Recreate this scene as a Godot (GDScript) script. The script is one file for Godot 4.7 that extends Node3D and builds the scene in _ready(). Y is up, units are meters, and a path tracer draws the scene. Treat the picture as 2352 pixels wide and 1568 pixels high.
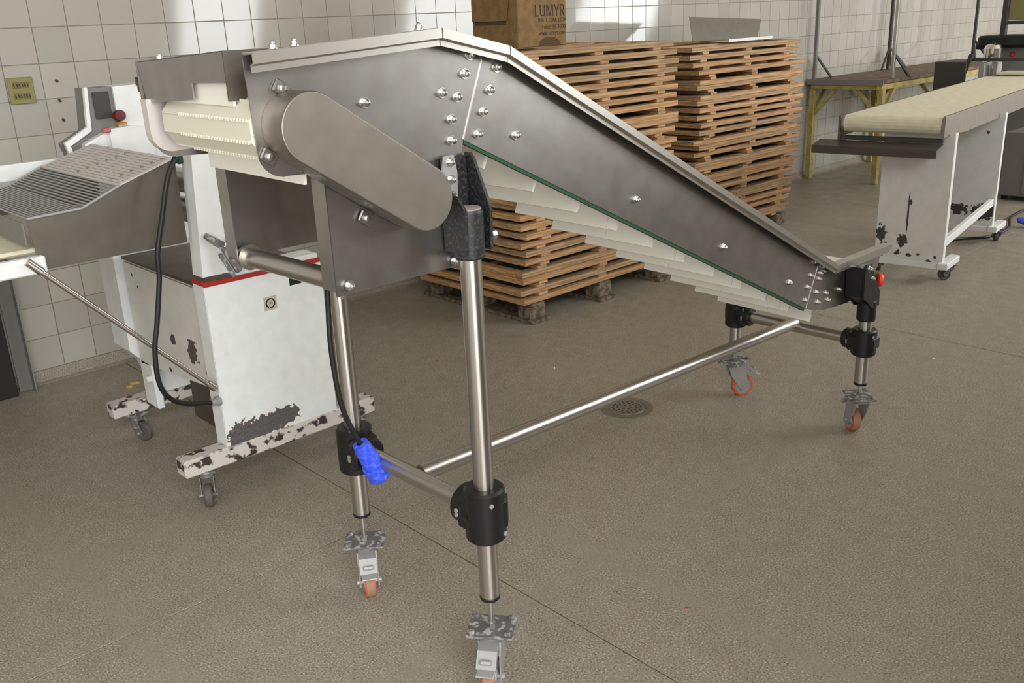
extends Node3D

# ------------------------------------------------------------------ mesh builder
class MB:
	var v := PackedVector3Array()
	var n := PackedVector3Array()
	var t := PackedVector2Array()
	var idx := PackedInt32Array()

	func quad(a: Vector3, b: Vector3, c: Vector3, d: Vector3, uv := [Vector2(0, 0), Vector2(1, 0), Vector2(1, 1), Vector2(0, 1)]) -> void:
		# corners counter-clockwise seen from outside
		var nn := (c - a).cross(d - b).normalized()
		qn(a, b, c, d, nn, nn, nn, nn, uv)

	func qn(a: Vector3, b: Vector3, c: Vector3, d: Vector3, na: Vector3, nb: Vector3, nc: Vector3, nd: Vector3, uv := [Vector2(0, 0), Vector2(1, 0), Vector2(1, 1), Vector2(0, 1)]) -> void:
		var k := v.size()
		v.append_array([a, b, c, d])
		n.append_array([na, nb, nc, nd])
		t.append_array(uv)
		idx.append_array([k, k + 2, k + 1, k, k + 3, k + 2])

	func tri(a: Vector3, b: Vector3, c: Vector3, uv := [Vector2(0, 0), Vector2(1, 0), Vector2(1, 1)]) -> void:
		var k := v.size()
		var nn := (b - a).cross(c - a).normalized()
		v.append_array([a, b, c])
		n.append_array([nn, nn, nn])
		t.append_array(uv)
		idx.append_array([k, k + 2, k + 1])

	# box with chamfered edges; c centre, s full size
	func box(c: Vector3, s: Vector3, ch := 0.0, bs := Basis()) -> void:
		var h := s * 0.5
		ch = min(ch, min(h.x, min(h.y, h.z)) * 0.8)
		var ax := [Vector3(1, 0, 0), Vector3(0, 1, 0), Vector3(0, 0, 1)]
		for i in 3:
			var j := (i + 1) % 3
			var k := (i + 2) % 3
			for sg in [1.0, -1.0]:
				var o: Vector3 = ax[i] * h[i] * sg
				var u: Vector3 = ax[j] * (h[j] - ch)
				var w: Vector3 = ax[k] * (h[k] - ch) * sg
				quad(c + bs * (o - u - w), c + bs * (o + u - w), c + bs * (o + u + w), c + bs * (o - u + w))
		if ch <= 0.0:
			return
		for i in 3:
			var j := (i + 1) % 3
			var k := (i + 2) % 3
			for s1 in [1.0, -1.0]:
				for s2 in [1.0, -1.0]:
					var p: Vector3 = ax[j] * h[j] * s1 + ax[k] * (h[k] - ch) * s2
					var q: Vector3 = ax[j] * (h[j] - ch) * s1 + ax[k] * h[k] * s2
					var e: Vector3 = ax[i] * (h[i] - ch) * s1 * s2
					quad(c + bs * (p - e), c + bs * (p + e) + Vector3.ZERO, c + bs * (q + e), c + bs * (q - e))
		for sx in [1.0, -1.0]:
			for sy in [1.0, -1.0]:
				for sz in [1.0, -1.0]:
					var a := c + bs * Vector3(h.x * sx, (h.y - ch) * sy, (h.z - ch) * sz)
					var b := c + bs * Vector3((h.x - ch) * sx, h.y * sy, (h.z - ch) * sz)
					var d := c + bs * Vector3((h.x - ch) * sx, (h.y - ch) * sy, h.z * sz)
					if sx * sy * sz > 0:
						tri(a, b, d)
					else:
						tri(a, d, b)

	func bar(a: Vector3, b: Vector3, w: float, hgt: float, ch := 0.0, upv := Vector3.UP) -> void:
		var x := (b - a).normalized()
		var z := x.cross(upv).normalized()
		if z.length() < 0.5:
			z = x.cross(Vector3(1, 0, 0)).normalized()
		var y := z.cross(x)
		box((a + b) * 0.5, Vector3(a.distance_to(b), hgt, w), ch, Basis(x, y, z))

	# polygon in (U,V) at O, extruded along N = U x V from d0 to d1
	func prism(poly: PackedVector2Array, o: Vector3, u: Vector3, w: Vector3, d0: float, d1: float) -> void:
		var nn := u.cross(w).normalized()
		var area := 0.0
		var lo := poly[0]
		var hi := poly[0]
		for i in poly.size():
			var a := poly[i]
			var b := poly[(i + 1) % poly.size()]
			area += a.x * b.y - a.y * b.x
			lo = lo.min(a)
			hi = hi.max(a)
		var p := poly.duplicate()
		if area < 0:
			p.reverse()
		var tr := Geometry2D.triangulate_polygon(p)
		var sz := hi - lo
		for s in 2:
			var dd: float = d1 if s == 0 else d0
			var k := v.size()
			for q in p:
				v.append(o + u * q.x + w * q.y + nn * dd)
				n.append(nn if s == 0 else -nn)
				t.append(Vector2((q.x - lo.x) / max(sz.x, 1e-6), 1.0 - (q.y - lo.y) / max(sz.y, 1e-6)))
			for i in range(0, tr.size(), 3):
				var a2: Vector2 = p[tr[i]]
				var b2: Vector2 = p[tr[i + 1]]
				var c2: Vector2 = p[tr[i + 2]]
				var ccw := (b2 - a2).cross(c2 - a2) > 0
				if ccw == (s == 0):
					idx.append_array([k + tr[i], k + tr[i + 2], k + tr[i + 1]])
				else:
					idx.append_array([k + tr[i], k + tr[i + 1], k + tr[i + 2]])
		for i in p.size():
			var a := o + u * p[i].x + w * p[i].y
			var j := (i + 1) % p.size()
			var b := o + u * p[j].x + w * p[j].y
			quad(a + nn * d0, b + nn * d0, b + nn * d1, a + nn * d1)

	func tube(pts: Array, r: float, seg := 16, caps := true) -> void:
		var m := pts.size()
		var tang: Vector3 = (pts[1] - pts[0]).normalized()
		var up := Vector3.UP if abs(tang.y) < 0.9 else Vector3(1, 0, 0)
		var e1 := tang.cross(up).normalized()
		var rings := []
		for i in m:
			var tn: Vector3
			if i == 0:
				tn = (pts[1] - pts[0]).normalized()
			elif i == m - 1:
				tn = (pts[m - 1] - pts[m - 2]).normalized()
			else:
				tn = ((pts[i + 1] - pts[i]).normalized() + (pts[i] - pts[i - 1]).normalized()).normalized()
			e1 = (e1 - tn * e1.dot(tn)).normalized()
			var e2 := tn.cross(e1)
			var ring := []
			for k in seg:
				var an := TAU * k / seg
				ring.append(e1 * cos(an) + e2 * sin(an))
			rings.append(ring)
		for i in m - 1:
			for k in seg:
				var k2 := (k + 1) % seg
				var u0 := float(k) / seg
				var u1 := float(k + 1) / seg
				qn(pts[i] + rings[i][k] * r, pts[i] + rings[i][k2] * r, pts[i + 1] + rings[i + 1][k2] * r, pts[i + 1] + rings[i + 1][k] * r,
					rings[i][k], rings[i][k2], rings[i + 1][k2], rings[i + 1][k], [Vector2(0, u0), Vector2(0, u1), Vector2(1, u1), Vector2(1, u0)])
		if caps:
			for k in seg:
				var k2 := (k + 1) % seg
				tri(pts[0], pts[0] + rings[0][k2] * r, pts[0] + rings[0][k] * r)
				tri(pts[m - 1], pts[m - 1] + rings[m - 1][k] * r, pts[m - 1] + rings[m - 1][k2] * r)

	# profile: array of Vector2(radius, height along axis)
	func lathe(prof: Array, o: Vector3, axis: Vector3, seg := 20, sm := true) -> void:
		var up := Vector3.UP if abs(axis.y) < 0.9 else Vector3(1, 0, 0)
		axis = axis.normalized()
		var e1 := axis.cross(up).normalized()
		var e2 := axis.cross(e1)
		for i in prof.size() - 1:
			var a: Vector2 = prof[i]
			var b: Vector2 = prof[i + 1]
			var dr := b.x - a.x
			var dh := b.y - a.y
			for k in seg:
				var a0 := TAU * k / seg
				var a1 := TAU * (k + 1) / seg
				var am := (a0 + a1) * 0.5
				var d0 := e1 * cos(a0) + e2 * sin(a0)
				var d1 := e1 * cos(a1) + e2 * sin(a1)
				var dm := e1 * cos(am) + e2 * sin(am)
				var n0 := ((d0 if sm else dm) * dh - axis * dr).normalized()
				var n1 := ((d1 if sm else dm) * dh - axis * dr).normalized()
				qn(o + d0 * a.x + axis * a.y, o + d1 * a.x + axis * a.y, o + d1 * b.x + axis * b.y, o + d0 * b.x + axis * b.y, n0, n1, n1, n0)

	# closed profile (x across, y up) swept along points; cross vector is fixed
	func sweep(prof: Array, path: Array, cr: Vector3, upv := Vector3.UP) -> void:
		var m := prof.size()
		for i in path.size() - 1:
			for k in m:
				var p: Vector2 = prof[k]
				var q: Vector2 = prof[(k + 1) % m]
				quad(path[i] + cr * p.x + upv * p.y, path[i + 1] + cr * p.x + upv * p.y, path[i + 1] + cr * q.x + upv * q.y, path[i] + cr * q.x + upv * q.y)
		var pp := PackedVector2Array(prof)
		var tr := Geometry2D.triangulate_polygon(pp)
		for e in [0, path.size() - 1]:
			for i in range(0, tr.size(), 3):
				var a: Vector3 = path[e] + cr * pp[tr[i]].x + upv * pp[tr[i]].y
				var b: Vector3 = path[e] + cr * pp[tr[i + 1]].x + upv * pp[tr[i + 1]].y
				var c: Vector3 = path[e] + cr * pp[tr[i + 2]].x + upv * pp[tr[i + 2]].y
				tri(a, b, c)

	func dome(o: Vector3, axis: Vector3, r: float, hgt: float, seg := 12, rings := 4) -> void:
		var pr := []
		for i in rings + 1:
			var an := PI * 0.5 * i / rings
			pr.append(Vector2(r * cos(an), hgt * sin(an)))
		lathe(pr, o, axis, seg)

	func map(x: Transform3D) -> MB:
		var nb := x.basis.inverse().transposed()
		for i in v.size():
			v[i] = x * v[i]
			n[i] = (nb * n[i]).normalized()
		return self

	func mesh(off: Vector3) -> ArrayMesh:
		var vv := v.duplicate()
		if off != Vector3.ZERO:
			for i in vv.size():
				vv[i] -= off
		var arr := []
		arr.resize(Mesh.ARRAY_MAX)
		arr[Mesh.ARRAY_VERTEX] = vv
		arr[Mesh.ARRAY_NORMAL] = n
		arr[Mesh.ARRAY_TEX_UV] = t
		arr[Mesh.ARRAY_INDEX] = idx
		var am := ArrayMesh.new()
		am.add_surface_from_arrays(Mesh.PRIMITIVE_TRIANGLES, arr)
		return am

# ------------------------------------------------------------------ scene helpers
var ORG := {}
var M := {}
var rng := RandomNumberGenerator.new()
var used := {}

func numbered(called: String) -> String:
	var k: int = used.get(called, -1) + 1
	used[called] = k
	return called if k == 0 else "%s_%03d" % [called, k]

func tag(o: Node, label: String, category: String, group := "") -> void:
	o.set_meta("label", label)
	o.set_meta("category", category)
	if group != "":
		o.set_meta("group", group)

func thing(called: String, label: String, category: String, at := Vector3.ZERO, group := "") -> Node3D:
	var o := Node3D.new()
	o.name = numbered(called)
	add_child(o)
	o.position = at
	ORG[o] = at
	tag(o, label, category, group)
	return o

func struct(called: String, at := Vector3.ZERO) -> Node3D:
	var o := Node3D.new()
	o.name = called
	add_child(o)
	o.position = at
	ORG[o] = at
	o.set_meta("kind", "structure")
	return o

func put(mb: MB, called: String, m: Material, parent: Node, label := "") -> MeshInstance3D:
	var o := MeshInstance3D.new()
	var off: Vector3 = ORG.get(parent, Vector3.ZERO)
	o.mesh = mb.mesh(off)
	o.material_override = m
	o.cast_shadow = GeometryInstance3D.SHADOW_CASTING_SETTING_ON
	o.name = called
	parent.add_child(o, true)
	ORG[o] = off
	if label != "":
		o.set_meta("label", label)
	return o

func single(mb: MB, called: String, m: Material, at: Vector3, label: String, category: String, group := "") -> MeshInstance3D:
	var o := MeshInstance3D.new()
	o.mesh = mb.mesh(at)
	o.material_override = m
	o.name = numbered(called)
	add_child(o)
	o.position = at
	ORG[o] = at
	tag(o, label, category, group)
	return o

# ------------------------------------------------------------------ materials
func noise_img(w: int, h: int, freq: float, sd: int, oct := 4, kind := FastNoiseLite.TYPE_SIMPLEX_SMOOTH) -> Image:
	var f := FastNoiseLite.new()
	f.noise_type = kind
	f.frequency = freq
	f.seed = sd
	f.fractal_octaves = oct
	return f.get_seamless_image(w, h, false, false, 0.15, true)

# colour texture between two tones by noise
func tone_tex(img: Image, a: Color, b: Color, lo := 0.0, hi := 1.0) -> ImageTexture:
	var w := img.get_width()
	var h := img.get_height()
	img.convert(Image.FORMAT_L8)
	var src := img.get_data()
	var lut := []
	for i in 256:
		var k: float = clamp((i / 255.0 - lo) / (hi - lo), 0.0, 1.0)
		lut.append(a.lerp(b, k))
	var d := PackedByteArray()
	d.resize(w * h * 3)
	for i in w * h:
		var c: Color = lut[src[i]]
		d[i * 3] = int(c.r * 255)
		d[i * 3 + 1] = int(c.g * 255)
		d[i * 3 + 2] = int(c.b * 255)
	var im := Image.create_from_data(w, h, false, Image.FORMAT_RGB8, d)
	return ImageTexture.create_from_image(im)

func mat(c: Color, rough := 0.6, metal := 0.0) -> StandardMaterial3D:
	var m := StandardMaterial3D.new()
	m.albedo_color = c
	m.roughness = rough
	m.metallic = metal
	return m

func tri_tex(m: StandardMaterial3D, tex: Texture2D, per_metre: Vector3, world := false) -> StandardMaterial3D:
	m.albedo_texture = tex
	m.uv1_triplanar = true
	m.uv1_world_triplanar = world
	m.uv1_scale = per_metre
	return m

# paint with chipped patches: fn(u, v) gives how deep a chip is, noise makes the edges ragged
func chip_tex(w: int, h: int, sd: int, paint: Color, bare: Color, rust: Color, blobs: Array, base_specks: float) -> ImageTexture:
	var f := FastNoiseLite.new()
	f.seed = sd
	f.frequency = 0.035
	f.fractal_octaves = 5
	var g := FastNoiseLite.new()
	g.seed = sd + 7
	g.frequency = 0.012
	var im := Image.create(w, h, false, Image.FORMAT_RGB8)
	for y in h:
		for x in w:
			var u := float(x) / w
			var v := float(y) / h
			var dep := -1.0
			for b in blobs:
				# b: [cu, cv, ru, rv, raggedness]
				var q: float = sqrt(pow((u - b[0]) / b[2], 2) + pow((v - b[1]) / b[3], 2))
				dep = max(dep, (1.0 - q) + f.get_noise_2d(x, y) * b[4])
			if base_specks > 0.0:
				dep = max(dep, f.get_noise_2d(x * 2.3 + 900, y * 2.3) * 1.2 - 0.62 + base_specks * smoothstep(0.9, 1.0, v))
			var c := paint
			var gr := g.get_noise_2d(x, y) * 0.03
			c = Color(paint.r + gr, paint.g + gr, paint.b + gr * 1.2)
			if dep > 0.0:
				var k: float = 0.5 + 0.5 * f.get_noise_2d(x * 3.0, y * 3.0)
				c = bare.lerp(bare.lightened(0.25), k)
				if dep < 0.07 and g.get_noise_2d(x * 2.0 + 50, y * 2.0) > 0.12:
					c = rust
			im.set_pixel(x, y, c)
	return ImageTexture.create_from_image(im)

func make_materials() -> void:
	# brushed stainless with smudges
	var sm := noise_img(512, 512, 0.012, 11, 5)
	var smudge := tone_tex(sm.duplicate(), Color(0.625, 0.605, 0.59), Color(0.655, 0.64, 0.625), 0.2, 0.8)
	var rg := noise_img(512, 512, 0.009, 23, 5)
	var rough := tone_tex(rg, Color(0.92, 0.92, 0.92), Color(1, 1, 1), 0.2, 0.8)
	var st := mat(Color(1, 1, 1), 0.38, 1.0)
	tri_tex(st, smudge, Vector3(1.7, 1.7, 1.7))
	st.roughness_texture = rough
	M.steel = st
	var st2 := st.duplicate() as StandardMaterial3D
	st2.albedo_color = Color(0.93, 0.9, 0.86)
	st2.roughness = 0.52
	M.steel_guard = st2
	var dk := st.duplicate() as StandardMaterial3D
	dk.albedo_color = Color(0.72, 0.7, 0.66)
	dk.roughness = 0.6
	M.steel_dull = dk
	M.tube = mat(Color(0.74, 0.715, 0.69), 0.30, 1.0)
	M.tube.anisotropy_enabled = true
	M.tube.anisotropy = 0.75
	M.tray_metal = mat(Color(0.34, 0.31, 0.29), 0.5, 0.7)
	M.rail = mat(Color(0.80, 0.78, 0.75), 0.36, 1.0)
	M.tube_bar = mat(Color(0.74, 0.715, 0.69), 0.34, 1.0)
	M.chrome = mat(Color(0.80, 0.79, 0.77), 0.3, 1.0)
	var cst := mat(Color(1, 1, 1), 0.62, 0.25)
	tri_tex(cst, tone_tex(noise_img(256, 256, 0.02, 5, 4), Color(0.40, 0.39, 0.385), Color(0.70, 0.68, 0.67), 0.55, 0.72), Vector3(7, 7, 7))
	M.zinc = cst
	M.zinc_light = mat(Color(0.62, 0.61, 0.6), 0.5, 0.35)
	M.black = mat(Color(0.055, 0.055, 0.06), 0.42)
	M.black_dusty = tri_tex(mat(Color(1, 1, 1), 0.5), tone_tex(noise_img(256, 256, 0.04, 9, 4), Color(0.10, 0.10, 0.105), Color(0.30, 0.29, 0.28), 0.45, 0.95), Vector3(9, 9, 9))
	M.dust = mat(Color(0.62, 0.56, 0.54), 0.9)
	M.rubber = mat(Color(0.06, 0.065, 0.065), 0.5)
	M.orange = mat(Color(0.80, 0.36, 0.22), 0.55)
	M.orange_worn = mat(Color(0.60, 0.46, 0.36), 0.7)
	M.button = mat(Color(0.95, 0.25, 0.08), 0.45)
	M.hub = mat(Color(0.6, 0.6, 0.6), 0.5)
	M.belt = mat(Color(0.85, 0.82, 0.745), 0.55)
	M.flight = mat(Color(0.92, 0.90, 0.85), 0.42)
	M.belt_aged = tri_tex(mat(Color(1, 1, 1), 0.6), tone_tex(noise_img(256, 256, 0.02, 31, 4), Color(0.815, 0.775, 0.665), Color(0.85, 0.815, 0.715), 0.2, 0.8), Vector3(3, 3, 3))
	M.green = mat(Color(0.12, 0.27, 0.15), 0.6)
	M.uhmw = mat(Color(0.76, 0.72, 0.70), 0.5)
	# white paint
	M.paint = tri_tex(mat(Color(1, 1, 1), 0.38), tone_tex(noise_img(256, 256, 0.02, 41, 5), Color(0.855, 0.85, 0.835), Color(0.885, 0.88, 0.87), 0.2, 0.8), Vector3(1.5, 1.5, 1.5))
	M.paint_worn = tri_tex(mat(Color(1, 1, 1), 0.5), tone_tex(noise_img(256, 256, 0.03, 43, 5), Color(0.22, 0.19, 0.17), Color(0.78, 0.74, 0.71), 0.31, 0.41), Vector3(2.1, 2.1, 2.1))
	M.paint_front = mat(Color(1, 1, 1), 0.36)
	M.paint_front.albedo_texture = chip_tex(512, 640, 3, Color(0.87, 0.875, 0.86), Color(0.26, 0.24, 0.235), Color(0.55, 0.33, 0.14), [
		[0.13, 0.875, 0.12, 0.075, 0.55], [0.30, 0.875, 0.2, 0.07, 0.5], [0.47, 0.858, 0.16, 0.06, 0.55], [0.08, 0.945, 0.08, 0.06, 0.5],
		[0.60, 0.845, 0.05, 0.035, 0.7], [0.55, 0.80, 0.03, 0.008, 1.0], [0.22, 0.985, 0.25, 0.022, 0.8], [0.82, 0.985, 0.22, 0.03, 0.8], [0.97, 0.955, 0.06, 0.03, 0.8]], 0.0)
	M.paint_side = mat(Color(1, 1, 1), 0.42)
	M.paint_side.albedo_texture = chip_tex(384, 384, 8, Color(0.82, 0.80, 0.77), Color(0.22, 0.19, 0.18), Color(0.5, 0.33, 0.16), [
		[0.80, 0.60, 0.06, 0.12, 0.7], [0.55, 0.58, 0.03, 0.05, 0.8], [0.97, 0.72, 0.03, 0.06, 0.8], [0.45, 0.9, 0.02, 0.02, 0.7], [0.1, 0.1, 0.015, 0.02, 0.4], [0.16, 0.2, 0.012, 0.012, 0.4]], 0.0)
	M.paint_far = mat(Color(1, 1, 1), 0.4)
	M.paint_far.albedo_texture = chip_tex(384, 640, 19, Color(0.84, 0.83, 0.81), Color(0.15, 0.135, 0.12), Color(0.36, 0.28, 0.2), [
		[0.55, 0.62, 0.014, 0.17, 0.12], [0.60, 0.84, 0.08, 0.05, 0.8], [0.93, 0.80, 0.07, 0.06, 0.9], [0.88, 0.89, 0.05, 0.025, 0.9], [0.5, 0.95, 0.05, 0.015, 0.8],
		[0.66, 0.94, 0.05, 0.02, 0.9], [0.35, 0.94, 0.025, 0.01, 0.8], [0.9, 0.955, 0.03, 0.03, 0.9], [0.52, 0.53, 0.02, 0.02, 0.5], [0.2, 0.985, 0.05, 0.01, 0.8], [0.1, 0.95, 0.02, 0.012, 0.8]], 0.0)
	M.paint_far2 = mat(Color(1, 1, 1), 0.4)
	M.paint_far2.albedo_texture = chip_tex(384, 640, 29, Color(0.84, 0.84, 0.83), Color(0.13, 0.12, 0.11), Color(0.3, 0.25, 0.2), [
		[0.12, 0.86, 0.16, 0.065, 0.7], [0.45, 0.85, 0.12, 0.045, 0.9], [0.83, 0.77, 0.03, 0.018, 0.5], [0.18, 0.16, 0.02, 0.014, 0.4]], 0.0)
	M.red = mat(Color(0.62, 0.13, 0.11), 0.5)
	M.red_dark = mat(Color(0.36, 0.07, 0.05), 0.5)
	M.pink = mat(Color(0.72, 0.38, 0.38), 0.5)
	M.amber = mat(Color(0.75, 0.5, 0.15), 0.5)
	M.grey = mat(Color(0.46, 0.45, 0.43), 0.55)
	M.grey_dark = mat(Color(0.22, 0.215, 0.2), 0.5)
	M.brown_dark = mat(Color(0.085, 0.05, 0.04), 0.6)
	M.olive = mat(Color(0.50, 0.47, 0.28), 0.5)
	M.olive_dark = mat(Color(0.16, 0.14, 0.07), 0.6)
	M.yellow = tri_tex(mat(Color(1, 1, 1), 0.55), tone_tex(noise_img(128, 128, 0.03, 51, 3), Color(0.62, 0.55, 0.30), Color(0.70, 0.63, 0.38), 0.3, 0.7), Vector3(3, 3, 3))
	M.blue = tri_tex(mat(Color(1, 1, 1), 0.45), tone_tex(noise_img(256, 256, 0.035, 61, 4), Color(0.17, 0.29, 0.84), Color(0.52, 0.57, 0.86), 0.5, 0.95), Vector3(6, 6, 6))
	# wood: grain stretched along x by squeezing the texture across
	for k in 4:
		var gi := noise_img(64, 512, 0.03, 70 + k, 4)
		gi.resize(512, 512, Image.INTERPOLATE_CUBIC)
		var a: Color = [Color(0.56, 0.42, 0.28), Color(0.60, 0.455, 0.31), Color(0.53, 0.42, 0.295), Color(0.62, 0.465, 0.30)][k]
		var b: Color = [Color(0.71, 0.555, 0.39), Color(0.75, 0.60, 0.425), Color(0.69, 0.56, 0.41), Color(0.77, 0.605, 0.41)][k]
		M["wood%d" % k] = tri_tex(mat(Color(1, 1, 1), 0.75), tone_tex(gi, a, b, 0.25, 0.75), Vector3(1.2, 4.0, 4.0))
	M.wood_end = mat(Color(0.50, 0.36, 0.22), 0.8)
	M.deck = tri_tex(mat(Color(1, 1, 1), 0.85), tone_tex(noise_img(128, 128, 0.05, 81, 3), Color(0.17, 0.17, 0.14), Color(0.27, 0.26, 0.21), 0.3, 0.7), Vector3(3, 3, 3))
	M.pallet = tri_tex(mat(Color(1, 1, 1), 0.85), tone_tex(noise_img(128, 128, 0.04, 83, 4), Color(0.30, 0.25, 0.20), Color(0.48, 0.42, 0.34), 0.3, 0.7), Vector3(4, 4, 4))
	M.card = tri_tex(mat(Color(1, 1, 1), 0.85), tone_tex(noise_img(128, 128, 0.03, 85, 4), Color(0.45, 0.34, 0.20), Color(0.50, 0.385, 0.23), 0.3, 0.7), Vector3(4, 4, 4))
	M.card_dark = mat(Color(0.30, 0.21, 0.11), 0.85)
	M.ink = mat(Color(0.16, 0.11, 0.06), 0.8)
	M.table_wood = tri_tex(mat(Color(1, 1, 1), 0.7), tone_tex(noise_img(128, 128, 0.03, 87, 4), Color(0.34, 0.27, 0.21), Color(0.46, 0.37, 0.29), 0.3, 0.7), Vector3(2, 2, 2))
	# wall tiles: glossy white, each a shade of its own
	for k in 3:
		M["tile%d" % k] = mat([Color(0.655, 0.635, 0.595), Color(0.64, 0.62, 0.585), Color(0.67, 0.65, 0.61)][k], 0.07)
		M["tile%d" % k].metallic_specular = 0.5
	M.grout = mat(Color(0.52, 0.475, 0.40), 0.9)
	M.plaster = mat(Color(0.78, 0.755, 0.71), 0.8)
	M.ceiling = mat(Color(0.86, 0.85, 0.82), 0.9)
	# speckled terrazzo floor
	var n1 := noise_img(1024, 1024, 0.16, 101, 2)
	var n2 := noise_img(1024, 1024, 0.012, 102, 5)
	n1.convert(Image.FORMAT_L8)
	n2.convert(Image.FORMAT_L8)
	var d1 := n1.get_data()
	var d2 := n2.get_data()
	var out := PackedByteArray()
	out.resize(1024 * 1024 * 3)
	for i in 1024 * 1024:
		var k := d1[i] / 255.0
		var s := d2[i] / 255.0
		var lum := 0.80 + 0.34 * (k - 0.5) + (0.18 if k > 0.76 else 0.0) - (0.16 if k < 0.24 else 0.0)
		lum += 0.05 * (s - 0.5)
		out[i * 3] = int(clamp(lum * 0.70, 0, 1) * 255)
		out[i * 3 + 1] = int(clamp(lum * (0.645 + 0.012 * s), 0, 1) * 255)
		out[i * 3 + 2] = int(clamp(lum * (0.565 + 0.02 * s), 0, 1) * 255)
	var ft := ImageTexture.create_from_image(Image.create_from_data(1024, 1024, false, Image.FORMAT_RGB8, out))
	M.floor = tri_tex(mat(Color(1, 1, 1), 0.48), ft, Vector3(0.83, 0.83, 0.83), true)
	M.floor.roughness_texture = tone_tex(noise_img(512, 512, 0.01, 104, 4), Color(0.75, 0.75, 0.75), Color(1, 1, 1), 0.3, 0.7)
	M.joint = mat(Color(0.16, 0.13, 0.10), 0.9)
	M.stain = mat(Color(0.22, 0.16, 0.11), 0.9)
	M.glass = mat(Color(1, 1, 1, 0.06), 0.02)
	M.glass.transparency = BaseMaterial3D.TRANSPARENCY_ALPHA
	M.frame = mat(Color(0.35, 0.35, 0.34), 0.5, 0.3)
	M.sticker = mat(Color(0.70, 0.68, 0.60), 0.5)
	M.label_black = mat(Color(0.07, 0.08, 0.07), 0.5)
	M.crumb = mat(Color(0.72, 0.60, 0.32), 0.8)
	M.red_bit = mat(Color(0.7, 0.16, 0.1), 0.6)
	M.white_bit = mat(Color(0.85, 0.84, 0.8), 0.7)
	M.shiny = mat(Color(0.9, 0.89, 0.86), 0.08, 1.0)

# ------------------------------------------------------------------ room
const WIN := [[5.7, 6.95, 0.9, 3.0], [9.45, 11.3, 0.9, 3.0], [13.5, 15.9, 0.9, 3.0], [-3.4, 1.4, 3.3, 4.6], [6.4, 10.4, 3.3, 4.6], [11.4, 15.4, 3.3, 4.6]]
const DOOR := [-2.6, 0.7, 3.0]   # open doorway behind the camera: x range, height
const ZW := 2.9          # inner face of the window wall
const XL := -4.0
const XR := 18.5
const CEIL := 4.8
const SIDE := [-2.6, 2.4, 0.9, 3.4]   # window in the left wall: z range, sill, head
const TILED := 4.1
var WALL_O := Vector3(1.3, 0, -4.81)
var WALL_X := Vector3(1, 0, -0.0105).normalized()

func wall_pt(x: float, h: float, out := 0.0) -> Vector3:
	# point on the tiled wall's face; x along the wall measured from x = 0
	return WALL_O + WALL_X * (x - 1.3) + Vector3(0.0105, 0, 1).normalized() * out + Vector3(0, h, 0)

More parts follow.
